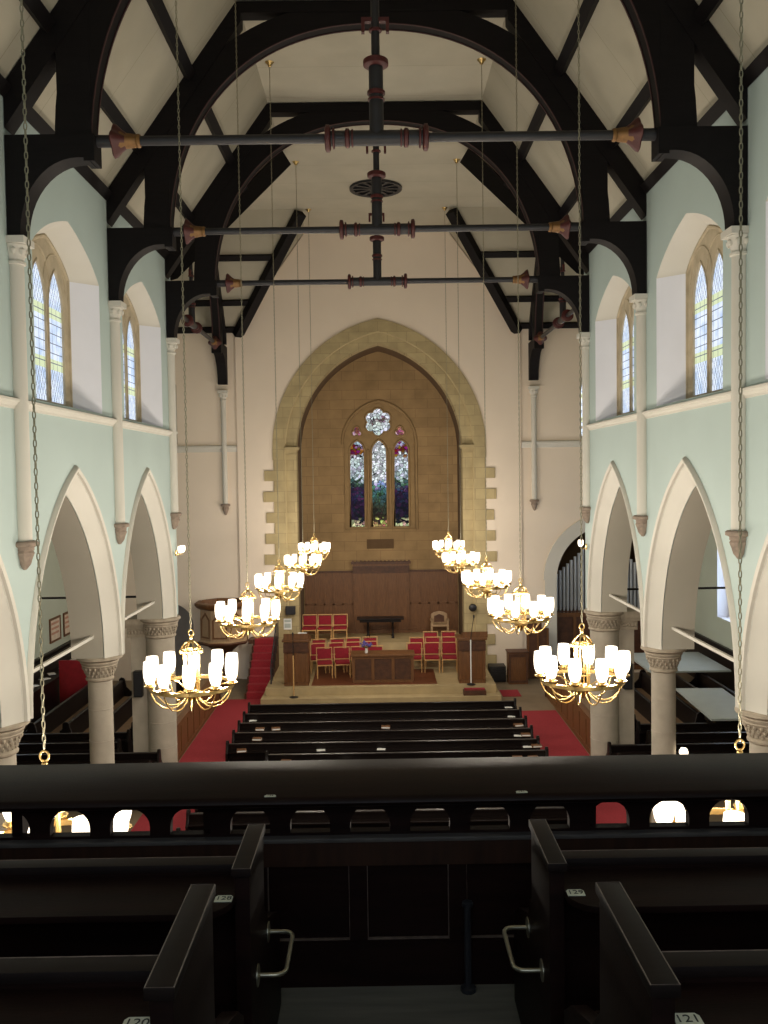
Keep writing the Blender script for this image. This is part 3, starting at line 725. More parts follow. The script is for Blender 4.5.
# wall lights at the wall ends
for sx, side in SIDE:
    t = thing('wall_light', 'small brass bracket light with opal shade at the end of the arcade wall, %s' % side, 'wall light', (sx*4.45, TR[2]-.02, 5.0), 0, 'bracket lights')
    MB().lathe([(.07,0),(.07,.02),(.03,.03)], (0,0,0), 14, axis='x').build('back_plate', M['brass'], t).scale = (-sx,1,1)
    for q in ((-.1,), (.1,)) if sx < 0 else ((0,),):
        arm = MB().tube([(0,0,0),(-sx*.08,q[0]*.5,-.05),(-sx*.13,q[0],-.03),(-sx*.13,q[0],.0)], .008, 6).build('arm', M['brass'], t)
        MB().lathe([(0,0),(.035,.01),(.058,.05),(.062,.1),(.055,.15),(0,.14)], (-sx*.13,q[0],0), 14).build('lamp_shade', M['globe'], arm)
t = thing('wall_light', 'lone white globe lamp on the second round column, organ side', 'wall light', (4.83+.22, 15.3, 1.62))
MB().tube([(0,0,0),(.06,-.02,.0),(.06,-.02,.1)], .012, 6).build('arm', M['brass'], t)
MB().lathe([(0,.1),(.05,.12),(.075,.17),(.075,.21),(.05,.26),(0,.27)], (.06,-.02,0), 16).build('lamp_shade', M['globe'], t)

# ------------------------------------------------------------------ gallery
struct(MB().box(-4.42,4.42,YB,3.36,4.5,4.785).build('floor_gallery', M['board']))
struct(MB().box(-4.42,4.42,YB,2.22,4.785,5.0).build('floor_gallery_tier', M['board']))
struct(MB().box(-4.42,4.42,YB,1.36,5.0,5.16).box(-4.42,4.42,YB,.5,5.16,5.32).build('floor_gallery_upper', M['board']))
gf = thing('gallery_parapet', 'dark panelled gallery parapet with a wide desk top and a row of arched openings', 'parapet', (.02,3.3,4.84))
GX = 4.42
dk = MB().sweep([[(-GX,y-3.3,z-4.84),(GX,y-3.3,z-4.84)] for y,z in ((3.115,5.484),(3.105,5.49),(3.1,5.5),(3.105,5.512),(3.12,5.52),(3.52,5.52),(3.54,5.512),(3.545,5.5),(3.54,5.488),(3.53,5.484))], close=True)
dk.build('desk_top', M['gwood'], gf)
MB().box(-GX,GX,3.13-3.3,3.15-3.3,5.477-4.84,5.4845-4.84).build('desk_moulding', M['gwood2'], gf)
hol = []
for i in range(-20, 20):
    cx = .1087+.2174*i
    if abs(cx) > GX-.12: continue
    hol.append([(cx-.072,.505),(cx+.072,.505)] + [(cx+.072*cos(a*pi/12), .535+.068*sin(a*pi/12)) for a in range(13)])
MB().prism([(-GX,.49),(GX,.49),(GX,.645),(-GX,.645)], lambda u,v,w:(u,w,v), -.065, -.025, 0, hol).build('pierced_rail', M['gwood'], gf)
MB().box(-GX,GX,-.098,-.03,.478,.495).build('ledge', M['ledge'], gf, bevel=.006)
pb = MB().box(-GX,GX,-.06,.03,-.055,.465)
pb.build('back_board', M['gwood'], gf)
MB().box(-GX,GX,-.09,-.058,.39,.478).build('top_board', M['gpanel'], gf)
fr = MB().box(-GX,GX,-.09,-.058,-.055,.11)
for i in range(-6, 7):
    cx = -.01+.34*i*2; fr.box(cx-.0,cx+.0+.0,-.09,-.058,.1,.4) if False else None
for x in (-.355,-.05-.07,.225,.40): pass
for i in range(-7, 7):
    for a, b in ((-.165,-.105),(.19,.25)):
        pass
xs = []
for i in range(-12, 13):
    xs.append(-.155+.36*i)
for x in xs:
    if abs(x) < GX-.1: fr.box(x-.032,x+.032,-.088,-.058,.11,.39)
fr.build('panel_frame', M['gwood'], gf)
for x in xs:
    c = x+.18
    if abs(c) < 1.8:
        MB().prism([(c-.148,.11),(c+.148,.11),(c+.148,.39),(c-.148,.39)], lambda u,v,w:(u,w,v), -.075, -.059, 0, [[(c-.1455,.1125),(c+.1455,.1125),(c+.1455,.3875),(c-.1455,.3875)]]).build('panel_moulding', M['edge_highlight'], gf)  # thin moulding whose light line is put into the paler colour
for i in range(13):
    x = -4.2+.7*i; MB().prism([(-.03,.46),(.2,.64),(.2,.645),(-.03,.645)], lambda u,v,w:(w,u,v), x-.02, x+.02).build('desk_bracket', M['gwood'], gf)

def text_obj(s, size, name, parent, loc, rot, m):
    cu = bpy.data.curves.new(name, 'FONT'); cu.body = s; cu.size = size; cu.align_x = 'CENTER'; cu.align_y = 'CENTER'; cu.extrude = .0003
    tmp = bpy.data.objects.new('tmp', cu); COL.objects.link(tmp)
    dg = bpy.context.evaluated_depsgraph_get(); me = bpy.data.meshes.new_from_object(tmp.evaluated_get(dg))
    bpy.data.objects.remove(tmp); me.materials.clear(); me.materials.append(m); me.name = name
    o = bpy.data.objects.new(name, me); COL.objects.link(o); o.parent = parent; o.location = loc; o.rotation_euler = rot
    return o
def number_plate(parent, x, y, z, num, w=.05, d=.034):
    p = MB().prism([(-w/2,-d/2),(w/2,-d/2),(w/2,d/2-.008),(w/2-.006,d/2),(-w/2+.006,d/2),(-w/2,d/2-.008)], lambda u,v,q:(u,v,q), 0, .0022).build('number_plate', M['plate'], parent)
    p.location = (x,y,z)
    text_obj(num, d*.85, 'plate_number', p, (0,0,.0026), (0,0,0), M['ink'])
    return p
for x, num in ((-.455,'126'),(.425,'131')):
    number_plate(gf, x, 3.128-3.3, 5.5195-4.84, num, .04, .018)
tag(MB().tube([(.255,3.17,4.79),(.255,3.17,5.09)], .013, 8).lathe([(0,5.09),(.02,5.095),(.02,5.11),(0,5.12)], (.255,3.17,0), 10).lathe([(.028,4.786),(.028,4.80),(.012,4.81)], (.255,3.17,0), 10).build('floor_post', M['iron']), 'short dark iron post standing on the boards before the gallery parapet', 'post')

def gallery_pew(s, y, ytop, zf, zt, xe, row, num, handle):
    """pew facing the gallery front: s side, y near edge of its end, ytop far edge, zf floor, zt top of the end, xe aisle face"""
    side = 'pulpit side' if s < 0 else 'organ side'
    t = thing('gallery_pew', 'dark varnished gallery pew, %s row behind the parapet, %s of the aisle' % (row, side), 'pew', (xe, y, zf), 0, 'gallery pews')
    h = zt-zf; L = 3.6
    X = lambda x0, x1: (s*x0, s*x1)
    en = MB().prism([(0,0),(ytop-y+.36,0),(ytop-y+.36,.3),(ytop-y+.28,.36),(ytop-y+.06,.45),(ytop-y-.01,.52),(ytop-y-.01,h-.028),(.012,h-.028),(.012,.3)], lambda u,v,w:(s*w,u,v), .006, .046)
    e = en.build('pew_end', M['gwood'], t, bevel=.003)
    cp = MB().box(*X(0,.052), -.002, ytop-y, h-.022, h).build('cap', M['gwood2'], e, bevel=.004)
    x0_, x1_ = s*.002, s*.05
    MB().tube([(x0_,.001,h-.001),(x1_,.001,h-.001),(x1_,ytop-y-.003,h-.001),(x0_,ytop-y-.003,h-.001)], .0016, 5, closed=True).build('worn_highlight', M['edge_highlight'], cp)
    d = .14                                  # rail behind the near edge
    bk = MB().box(*X(.046,L), d+.0, d+.045, .0, h-.066)
    bk.build('backrest', M['gwood'], t)
    tr_ = MB().box(*X(.046,L), d-.004, d+.05, h-.068, h-.046).build('top_rail', M['gwood2'], t, bevel=.005)
    MB().tube([(s*.046,d+.048,h-.047),(s*L,d+.048,h-.047)], .002, 5).build('worn_highlight', M['edge_highlight'], tr_)
    # book rest with rounded aisle corner
    P = [(L,d-.0)] + [(L,d-.225)]
    for i in range(7):
        a = pi/2*i/6; P.append((.13-.085*sin(a)+.0, d-.225+.085*(1-cos(a))))
    P += [(.045,d)]
    br = MB().prism(P, lambda u,v,w:(s*u,v,w), h-.096, h-.078)
    b = br.build('book_rest', M['gwood'], t, bevel=.004)
    number_plate(t, s*.072, d-(.145 if handle else .112), h-.0778, num, .046, .034)
    st = MB().box(*X(.046,L), d+.09, d+.45, .36, .39)
    st.build('seat', M['gwood'], t, bevel=.006)
    if handle:
        z = 5.25-zf; ya, yb = 2.47-y, 2.71-y
        P = [(0,ya,z),(-s*.05,ya,z)] + [(-s*(.05+.028*sin(pi/2*i/4)), ya+.03*(1-cos(pi/2*i/4)), z) for i in range(1,5)] + [(-s*(.05+.028*cos(pi/2*i/4)), yb-.03+.03*sin(pi/2*i/4), z) for i in range(0,5)] + [(0,yb,z)]
        P = [(-s*.0+p[0]+s*.006, p[1], p[2]) for p in P]
        hd = MB().tube(P, .0065, 10).build('grab_handle', M['steel'], t)
        for q in (ya, yb):
            MB().lathe([(0,0),(.03,.0),(.03,.003),(.012,.006),(.0,.008)], (0,0,0), 16, axis='x').build('flange', M['steel'], hd).matrix_local = Matrix.Translation((s*.005,q,z)) @ Matrix.Scale(-s,4,(1,0,0))
    return t
gallery_pew(-1, 2.35, 2.66, 4.84, 5.605, -.392, 'front', '128', True)
gallery_pew(1, 2.35, 2.66, 4.84, 5.605, .392, 'front', '129', True)
gallery_pew(-1, 1.46, 1.84, 5.0, 5.80, -.388, 'second', '120', False)
gallery_pew(1, 1.46, 1.84, 5.0, 5.79, .396, 'second', '121', False)

# ------------------------------------------------------------------ nave and aisle pews
def make_pew(L, label, loc, rz=0, group='pews in the central block', seat='pewwood', name='pew'):
    t = thing(name, label, 'pew', loc, rz, group)
    MB().prism([(-.03,.3),(.03,.3),(-.02,.88),(-.07,.88)], lambda u,v,w:(w,u,v), -L/2+.03, L/2-.03).build('backrest', M['pewwood'], t)
    MB().box(-L/2+.03,L/2-.03,-.085,0,.875,.915).build('top_rail', M['pewwood'], t, bevel=.012)
    MB().box(-L/2+.03,L/2-.03,-.21,-.05,.745,.77).build('book_ledge', M['pewwood'], t, bevel=.006)
    MB().box(-L/2+.03,L/2-.03,0,.4,.42,.455).build('seat', M[seat], t, bevel=.01)
    out = [(-.2,0),(.42,0),(.42,.48),(.36,.56),(.2,.6),(.08,.72),(.04,.93),(0,.975),(-.07,.985),(-.12,.95),(-.13,.82),(-.2,.74)]
    for s in (-1,1):
        MB().prism(out, lambda u,v,w:(w,u,v), s*L/2-.025, s*L/2+.025).build('pew_end', M['pewwood'], t, bevel=.006)
    return t
ROWY = [22.52,21.67,20.87,20.08,19.25,18.46,17.66,16.86,16.06,15.26,14.46,13.66]
for i, y in enumerate(ROWY):
    x0, x1 = (-3.36,3.3) if i != 5 else (-2.42,3.34)
    lab = 'long dark pew in the central nave block, %s row from the chancel steps' % ORD[i]
    if i == 5: lab = 'shorter dark pew in the central nave block, sixth row from the chancel steps'
    if i == 0 or i == 5: p = make_pew(x1-x0, lab, ((x0+x1)/2, y, 0)); 
    else: p = dup(p0, ((x0+x1)/2, y, 0), 0, lab)
    if i == 0: p0 = p
bx = lambda px, r: (px-378.4)*(ROWY[r]-.13)/906-.06
def book(px, r, white, where):
    x = bx(px, r); y = ROWY[r]-.145
    if white:
        o = MB().box(-.09,.09,-.06,.06,0,.006).box(-.08,.02,-.05,.055,.006,.012).build('paper_sheet', M['paper']); nm = 'white paper'; c = 'paper'
    else:
        o = MB().box(-.1,.1,-.07,.07,0,.008).box(-.095,.095,-.066,.066,.008,.04,1).box(-.1,.1,-.07,.07,.04,.048).box(-.105,-.095,-.07,.07,0,.048).build('hymn_book', [M['book'], M['paper']]); nm = 'brown book'; c = 'book'
    o.location = (x,y,.771); o.rotation_euler = (0,0,(px*7 % 5-2)*.08)
    tag(o, '%s on the %s central pew from the chancel steps, %s' % (nm, ORD[r], where), c, 'papers on the pews' if white else 'books on the pews')
P_, O_, M_ = 'near its pulpit-side end', 'near its organ-side end', 'at its middle'
for a in ((256,2,0,P_),(272,2,0,'second from its pulpit-side end'),(383,2,0,M_),(253,3,0,P_),(237,4,0,P_),(281.5,5,0,P_),(249,1,1,P_),(317,4,1,'left of its middle'),(378,4,1,M_),(342,5,1,M_),
          (517,2,0,O_),(524.5,3,0,O_),(516.5,3,1,O_),(535.5,4,0,O_),(526,4,1,O_),(516,5,0,'second from its organ-side end'),(532,5,0,O_),(541,5,1,O_),(510,1,1,O_),(507,0,1,O_)): book(*a)

for sx, side in SIDE:
    first = None
    for j, (y, xi) in enumerate(((17.95,4.7),(18.72,4.7),(19.5,5.75),(20.25,5.75))):
        xo = 9.4; L = xo-xi
        make_pew(L, 'dark aisle pew facing the chancel, %s, %s row from the gallery' % (side, ORD[j]), (sx*(xi+xo)/2, y, 0), 0, 'aisle pews')
    for j, x in enumerate((5.75,6.55,7.35,8.15,8.95)[:4 if sx < 0 else 5]):
        make_pew(4.6, 'dark transept pew facing the nave, %s, %s row back from the carpet' % (side, ORD[j]), (sx*x, 23.2, 0), -pi/2 if sx < 0 else pi/2, 'transept pews', 'pewseat')
        c = None
    # panelled front before the transept pews
    t = thing('pew_screen', 'low brown panelled pew front along the red carpet on the %s' % side, 'pew screen', (sx*4.86, 23.6, 0), 0, 'pew screens')
    MB().box(-.025,.025,-2.9,2.9,0,.86).build('back_board', M['oak'], t)
    f = MB().box(-.045,.045,-2.9,2.9,.0,.12).box(-.045,.045,-2.9,2.9,.74,.86)
    for i in range(9): f.box(-.04,.04,-2.9+5.8*i/8-.05*(i>0)-.03*(i==8),-2.9+5.8*i/8+.05*(i<8),.12,.74)
    f.build('panel_frame', M['oak'], t)
    MB().box(-.08,.08,-2.93,2.93,.86,.9).build('top_rail', M['oak'], t, bevel=.01)
    MB().box(sx*.05-.0,sx*.36,-2.9,2.9,.74,.76).build('book_ledge', M['pewseat'], t)
    for yy in (-2.9,2.9): MB().box(-.07,.07,yy-.05,yy+.05,0,.98).build('end_post', M['oakdark'], t, bevel=.01)

# carpets, boards
for sx, side in SIDE:
    x0, x1 = sorted((sx*3.42, sx*4.79))
    o = MB().box(x0, x1, 6, 26.7 if sx < 0 else 24.9, 0, .012).build('aisle_carpet', M['redcarpet'])
    tag(o, 'strip of red carpet in the nave aisle on the %s' % side, 'carpet', 'aisle carpets')
tag(MB().box(3.55,4.1,26.55,27.35,0,.012).build('floor_mat', M['redcarpet']), 'small dark red mat on the floor at the organ-side corner of the dais', 'mat')
struct(MB().box(-3.3,3.3,6,23.2,0,.006).build('floor_pews', M['darkfloor']))
for (x0,x1,y0,y1,r,lab) in ((7.45,9.7,24.95,27.55,0,'large pale grey board laid flat across the far transept pews, organ side'),(7.42,8.6,20.05,22.95,-.05,'pale grey board laid flat across the transept pews behind the round column, organ side')):
    b = thing('table_board', lab, 'board', ((x0+x1)/2,(y0+y1)/2,.995), r, 'pale boards over pews')
    MB().box(-(x1-x0)/2,(x1-x0)/2,-(y1-y0)/2,(y1-y0)/2,.0,.05).build('board_top', M['sheet'], b, bevel=.006)
    MB().box(-(x1-x0)/2+.05,(x1-x0)/2-.05,-(y1-y0)/2+.05,(y1-y0)/2-.05,-.012,.0).build('batten', M['oakdark'], b)
# red screen and notices on the pulpit side
rs = thing('red_screen', 'dark red cloth-covered stand among the transept pews, pulpit side', 'screen', (-8.72,25.9,0))
MB().prism([(-.58,.1),(.58,.1),(.58,1.42),(-.58,1.42)], lambda u,v,w:(u,w,v), -.04, .04).build('screen_panel', M['reddrape'], rs, bevel=.015)
for x in (-.4,.4): MB().box(x-.03,x+.03,-.2,.2,0,.05).box(x-.02,x+.02,-.02,.02,.05,.15).build('foot', M['iron'], rs)
for j, (y0,y1) in enumerate(((27.1,28.02),(28.3,29.15))):
    n_ = thing('framed_notice', 'brown-framed notice on the pale green wall, pulpit side, %s' % ('by the dark wainscot pews' if j == 0 else 'next to the far wall corner'), 'notice', (-XO,(y0+y1)/2,2.05), 0, 'framed notices')
    w = (y1-y0)/2
    MB().prism([(-w,-.37),(w,-.37),(w,.37),(-w,.37)], lambda u,v,q:(q,u,v), 0, .04, 0, [[(-w+.06,-.31),(w-.06,-.31),(w-.06,.31),(-w+.06,.31)]]).build('frame', M['oak'], n_)
    MB().box(.005,.02,-w+.05,w-.05,-.32,.32).build('sheet', M['notice'], n_)
    ln = MB()
    for z in (.2,.05,-.1): ln.box(.02,.022,-w+.14,w-.14,z-.04,z+.03)
    ln.build('printed_block', mat('faded_print', (196,150,130), .8), n_)
stl = thing('choir_stall', 'black wall stall strewn with papers below the framed notices, pulpit side', 'stall', (-9.6,25.4,0))
MB().box(-.3,.3,-3.4,3.4,.9,.96).build('desk', M['pewwood'], stl)
MB().box(-.3,-.24,-3.4,3.4,0,1.38).build('backrest', M['pewwood'], stl)
MB().box(.2,.26,-3.4,3.4,0,.9).build('front_panel', M['pewwood'], stl)
for i in range(9):
    o = MB().box(-.1,.1,-.14,.14,0,.012).build('paper_sheet', M['paper']); o.location = (-9.6+random.uniform(-.1,.15), 22.6+.72*i+random.uniform(-.1,.1), .961); o.rotation_euler = (0,0,random.uniform(-.6,.6))
    tag(o, 'white paper lying on the black wall stall under the framed notices', 'paper', 'papers on the wall stall')

# ------------------------------------------------------------------ dais and chancel
DZ, UZ = .45, 1.07
struct(MB().box(-3.52,3.4,25.78,29.46,0,.22).build('floor_dais_step', M['step']))
struct(MB().box(-3.42,3.3,26.15,29.46,.22,DZ).build('floor_dais', M['step']))
struct(MB().box(-2.1,1.6,26.4,29.4,DZ,DZ+.012).build('floor_dais_boards', mat('red_brown_boards', (112,62,36), .5, var=.2, scale=3, stretch=(1,8,1)) ))
struct(MB().box(-2.68,2.68,29.75,31.7,0,UZ).box(-2.68,2.68,29.55,29.75,0,.76).build('floor_chancel', M['step']))
struct(MB().box(.75,2.6,28.42,28.98,DZ,.52).box(.75,2.6,28.98,29.52,DZ,.6).build('floor_choir_tier', M['step']))

# oak panelling across the chancel
rp = thing('oak_panelling', 'brown oak panelling with a taller carved centre across the chancel wall', 'panelling', (0,31.66,UZ))
T = 2.16
for s in (-1,1):
    st = MB(); a, b = sorted((s*.98, s*2.68)); MB().box(a,b,-.04,.03,0,T).build('back_board', M['oak'], rp)
    for i in range(6): x = s*(1.02+.325*i); st.box(x-.03,x+.03,-.065,-.035,.1,T-.12)
    a, b = sorted((s*.98, s*2.68)); st.box(a,b,-.07,-.035,T-.12,T-.02).box(a,b,-.07,-.035,0,.12).box(a,b,-.065,-.035,1.0,1.06)
    st.build('panel_frame', M['oak'], rp)
for s in (-1,1):
    a, b = sorted((s*.99, s*2.68)); MB().box(a,b,-.12,.03,T-.02,T+.04).build('cornice', M['oakdark'], rp, bevel=.012)
ct = MB().box(-.98,.98,-.1,.03,0,T+.32).build('centre_panel', M['oak'], rp)
cf = MB()
for i in range(6): x = -.95+.38*i; cf.box(x-.03,x+.03,-.13,-.095,.1,T-.02)
cf.box(-.98,.98,-.13,-.095,.0,.12); cf.build('centre_frame', M['oak'], rp)
cv = MB().box(-.99,.99,-.14,-.09,T-.05,T+.2)
for i in range(14):
    x = -.9+.1385*i; cv.lathe([(0,0),(.055,.0),(.05,.02),(0,.03)], (x,-.17,T+.07), 8, axis='y')
cv.build('carved_frieze', M['oakdark'], rp)
cn = MB().box(-1.04,1.04,-.2,.03,T+.28,T+.35)
for i in range(15):
    x = -.98+.14*i; cn.prism([(x-.05,T+.35),(x+.05,T+.35),(x,T+.42)], lambda u,v,w:(u,w,v), -.18,-.14)
cn.build('cresting', M['oakdark'], rp)

def legs(mb, x, y, h, r): return mb.box(x-r,x+r,y-r,y+r,0,h)
ut = thing('chancel_table', 'thin dark table standing against the oak panelling on the upper chancel floor', 'table', (-.05,30.75,UZ))
MB().box(-.8,.8,-.3,.3,.64,.68).build('table_top', M['pewwood'], ut, bevel=.01)
MB().box(-.7,.7,-.24,.24,.55,.64).build('apron', M['pewwood'], ut)
for x in (-.42,.42):
    for y in (-.2,.2): MB().lathe([(.05,0),(.05,.05),(.03,.08),(.04,.3),(.03,.5),(.045,.55)], (x,y,0), 10).build('leg', M['pewwood'], ut)
ac = thing('carved_armchair', 'carved wooden armchair against the oak panelling, organ side', 'armchair', (1.96,30.6,UZ))
MB().box(-.28,.28,-.25,.22,.4,.46).build('seat', M['pulpitwood'], ac, bevel=.01)
bk = MB().prism([(-.27,.44),(.27,.44),(.28,.76),(.18,.83),(0,.86),(-.18,.83),(-.28,.76)], lambda u,v,w:(u,w,v), .17, .23)
bk.build('backrest', M['pulpitwood'], ac, bevel=.01)
MB().prism([(-.17,.5),(.17,.5),(.17,.7),(0,.77),(-.17,.7)], lambda u,v,w:(u,w,v), .15, .17).build('carved_panel', M['oakdark'], ac)
for s in (-1,1):
    MB().box(s*.28-.03,s*.28+.03,-.25,.2,.58,.63).build('armrest', M['pulpitwood'], ac, bevel=.01)
    for y in (-.22,.2): MB().box(s*.27-.028,s*.27+.028,y-.028,y+.028,0,.58 if y < 0 else .46).build('leg', M['pulpitwood'], ac)

# communion table in front
cm = thing('communion_table', 'long carved oak communion table at the front of the dais', 'table', (.01,26.95,DZ+.012))
MB().box(-.95,.95,-.36,.36,.78,.84).build('table_top', M['oak'], cm, bevel=.015)
MB().box(-.86,.86,-.27,.27,.04,.78).build('body', M['oakdark'], cm)
f = MB().box(-.9,.9,-.31,.31,0,.08)
for x in (-.87,-.3,.3,.87): f.box(x-.045,x+.045,-.31,-.26,.08,.78)
f.box(-.9,.9,-.3,-.26,.7,.78).build('front_frame', M['oak'], cm)
for x in (-.585,0,.585):
    c = MB().box(-.22,.22,-.285,-.27,.46,.68)
    for i in range(4):
        for j in range(2): c.lathe([(0,0),(.045,0),(.04,.015),(0,.02)], (-.16+.105*i,-.3,.52+.1*j), 8, axis='y')
    o = c.build('carved_panel', M['oakdark'], cm); o.location = (x,0,0)
vz = thing('flower_vase', 'small vase of purple flowers on the communion table', 'vase', (-.48,26.9,DZ+.852))
MB().lathe([(.04,0),(.05,.05),(.03,.12),(.04,.15),(.035,.15),(.0,.1)], n=14).build('vase', M['paper'], vz)
fb = MB()
for i in range(26):
    a, e_ = random.uniform(0,2*pi), random.uniform(.1,1.3); r = random.uniform(.06,.19)
    fb.lathe([(0,-.03),(.03,-.01),(.035,.01),(0,.03)], (r*cos(a)*cos(e_)*1.4, r*sin(a)*cos(e_), .2+r*sin(e_)*.8), 6)
fb.build('blossom', M['flower'], vz); 
lf = MB()
for i in range(10):
    a = 2*pi*i/10; lf.tube([(0,0,.13),(.07*cos(a),.07*sin(a),.19),(.16*cos(a),.16*sin(a),.18)], [.006,.012,.002], 5)
lf.build('leaves', M['leaf'], vz)

# chairs
def make_chair(label, loc, rz, group):
    t = thing('stacking_chair', label, 'chair', loc, rz, group)
    MB().box(-.22,.22,-.24,.2,.42,.48).build('seat', M['redcloth'], t, bevel=.02)
    MB().prism([(-.0,.52),(.035,.52),(.075,.82),(.04,.82)], lambda u,v,w:(w,u+.19,v), -.205, .205).build('backrest', M['redcloth'], t, bevel=.015)
    fr = MB().tube([(-.235,.2,.42),(-.235,.23,.55),(-.235,.275,.85),(.235,.275,.85),(.235,.23,.55),(.235,.2,.42)], .018, 6)
    fr.tube([(-.22,.21,.5),(.22,.21,.5)], .015, 6); fr.build('back_frame', M['chairwood'], t)
    for s in (-1,1):
        for y in (-.22,.2): MB().tube([(s*.225,y,0),(s*.225,y,.42)], .017, 6).build('leg', M['chairwood'], t)
    f2 = MB().box(-.225,.225,-.235,-.205,.385,.42)
    for s in (-1,1): f2.box(s*.225-.014,s*.225+.014,-.22,.2,.39,.42)
    f2.build('seat_frame', M['chairwood'], t)
    return t
c0 = None
def chair(x, y, z, rz, label, group):
    global c0
    if c0 is None: c0 = make_chair(label, (x,y,z), rz, group)
    else: dup(c0, (x,y,z), rz, label, group)
GL, GR, GB = 'red chairs of the pulpit-side choir group', 'red chairs of the organ-side choir group', 'red chairs by the oak panelling'
cnt = lambda k: ORD[k]
for row, xs_, y0, dy, z in (('front',(-1.77,-1.23,-.71,-.19),27.5,.05,DZ+.012),('middle',(-2.02,-1.45,-.91,-.38),28.22,.07,DZ+.012),('back',(-2.03,-1.43,-.92,-.37),28.95,.09,DZ+.012)):
    for k, x in enumerate(xs_): chair(x, y0+dy*k, z, .10, 'red chair, %s row of the pulpit-side choir group, %s from the pulpit stairs' % (row, cnt(k)), GL)
for row, xs_, y0, z in (('front',(1.0,1.55,2.1),28.12,DZ),('middle',(1.1,1.62,2.14),28.69,.52),('back',(1.58,2.17),29.25,.6)):
    for k, x in enumerate(xs_): chair(x, y0, z, -.04, 'red chair, %s row of the organ-side choir group, %s from the communion table' % (row, cnt(k)), GR)
for k, x in enumerate((-2.43,-1.915,-1.40)): chair(x, 30.2, UZ, 0, 'red chair on the upper floor by the panelling, %s from the chancel jamb' % cnt(k), GB)

# reading desks
def reading_desk(loc, w, h, label, top):
    t = thing('reading_desk', label, 'reading desk', loc, 0, 'reading desks')
    MB().box(-w/2,w/2,-.3,.3,0,h-.18).build('body', M['oak'], t, bevel=.01)
    f = MB()
    for x in (-w/2+.04,0,w/2-.04): f.box(x-.04,x+.04,-.33,-.29,.08,h-.5)
    f.box(-w/2,w/2,-.33,-.29,0,.1).build('panel_frame', M['oak'], t)
    c = MB().box(-w/2-.01,w/2+.01,-.34,-.29,h-.52,h-.24)
    for i in range(5):
        for j in range(2): c.lathe([(0,0),(.055,0),(.045,.02),(0,.03)], (-w/2+.1+(w-.2)*i/4,-.365,h-.45+.13*j), 8, axis='y')
    c.build('carved_band', M['oakdark'], t)
    MB().box(-w/2-.05,w/2+.05,-.36,.34,h-.2,h-.14).build('cornice', M['oak'], t, bevel=.012)
    MB().prism([(-.3,h-.14),(.28,h-.14),(.28,h-.1),(-.3,h+.04)], lambda u,v,q:(q,u,v), -w/2+top, w/2+top*.6).build('book_slope', M['oak'], t)
    return t
reading_desk((-2.54,26.75,DZ), .72, 1.5, 'carved oak reading desk on the dais beside the pulpit stairs', 0)
reading_desk((2.64,26.75,DZ), .78, 1.48, 'carved oak reading desk on the dais at the organ side', .12)
o = tag(MB().box(-.13,.13,-.16,.16,0,.012).box(-.12,.12,-.15,.15,.012,.03).build('open_book', M['paper']), 'white open book on the reading desk beside the pulpit stairs', 'book')
o.location = (-2.35,26.62,DZ+1.5+.005); o.rotation_euler = (-.24,0,0)
tag(MB().box(2.32,2.98,25.86,26.1,.22,.36).box(2.35,2.95,25.88,26.08,.36,.4,1).build('kneeler', [M['oakdark'], M['redcarpet']], bevel=.01), 'low red kneeler on the pale step below the organ-side reading desk', 'kneeler')
# microphones
def mic_stand(loc, h, lean, label):
    t = thing('microphone_stand', label, 'microphone stand', loc, 0, 'microphone stands')
    MB().lathe([(.13,0),(.13,.015),(.03,.03),(.014,.05)], n=16).build('base', M['black'], t)
    MB().tube([(0,0,.03),(0,0,h*.66)], .018, 8).build('pole', M['chairwood'] if lean == 0 else M['paper'], t)
    MB().tube([(0,0,h*.66),(lean*.5,.0,h*.85),(lean,.0,h)], .01, 6).build('boom', M['black'], t)
    MB().lathe([(0,-.06),(.018,-.05),(.026,.02),(0,.06)], (lean,0,h), 10).build('microphone', M['black'], t)
mic_stand((-2.58,25.98,.22), 1.85, 0, 'slim microphone stand before the reading desk beside the pulpit stairs')
mic_stand((2.58,26.25,DZ), 2.0, .1, 'microphone stand with leaning boom before the organ-side reading desk')
for sx, side, sh in ((-1,'pulpit side','box'),(1,'organ side','round')):
    s = thing('jamb_speaker', ('square black loudspeaker' if sx < 0 else 'round black loudspeaker') + ' on the chancel arch jamb, %s' % side, 'speaker', (sx*2.96,29.36,2.26))
    if sx < 0:
        MB().box(-.16,.16,-.14,.0,-.14,.14).build('cabinet', M['black'], s, bevel=.02); MB().box(-.13,.13,-.15,-.139,-.11,.11).build('grille', M['iron'], s)
    else:
        MB().lathe([(.0,-.16),(.11,-.15),(.13,-.1),(.09,0)], n=20, axis='y').build('cabinet', M['black'], s); MB().lathe([(0,-.17),(.09,-.16),(.1,-.15)], n=20, axis='y').build('grille', M['iron'], s)
tag(MB().box(-3.2,-2.94,29.36,29.385,1.62,1.98).box(-3.17,-2.97,29.352,29.36,1.86,1.94,1).box(-3.17,-2.97,29.352,29.36,1.68,1.82,1).build('paper_notice', [M['paper'], M['sheet']]), 'white paper notice pinned to the chancel jamb under the square speaker', 'notice')

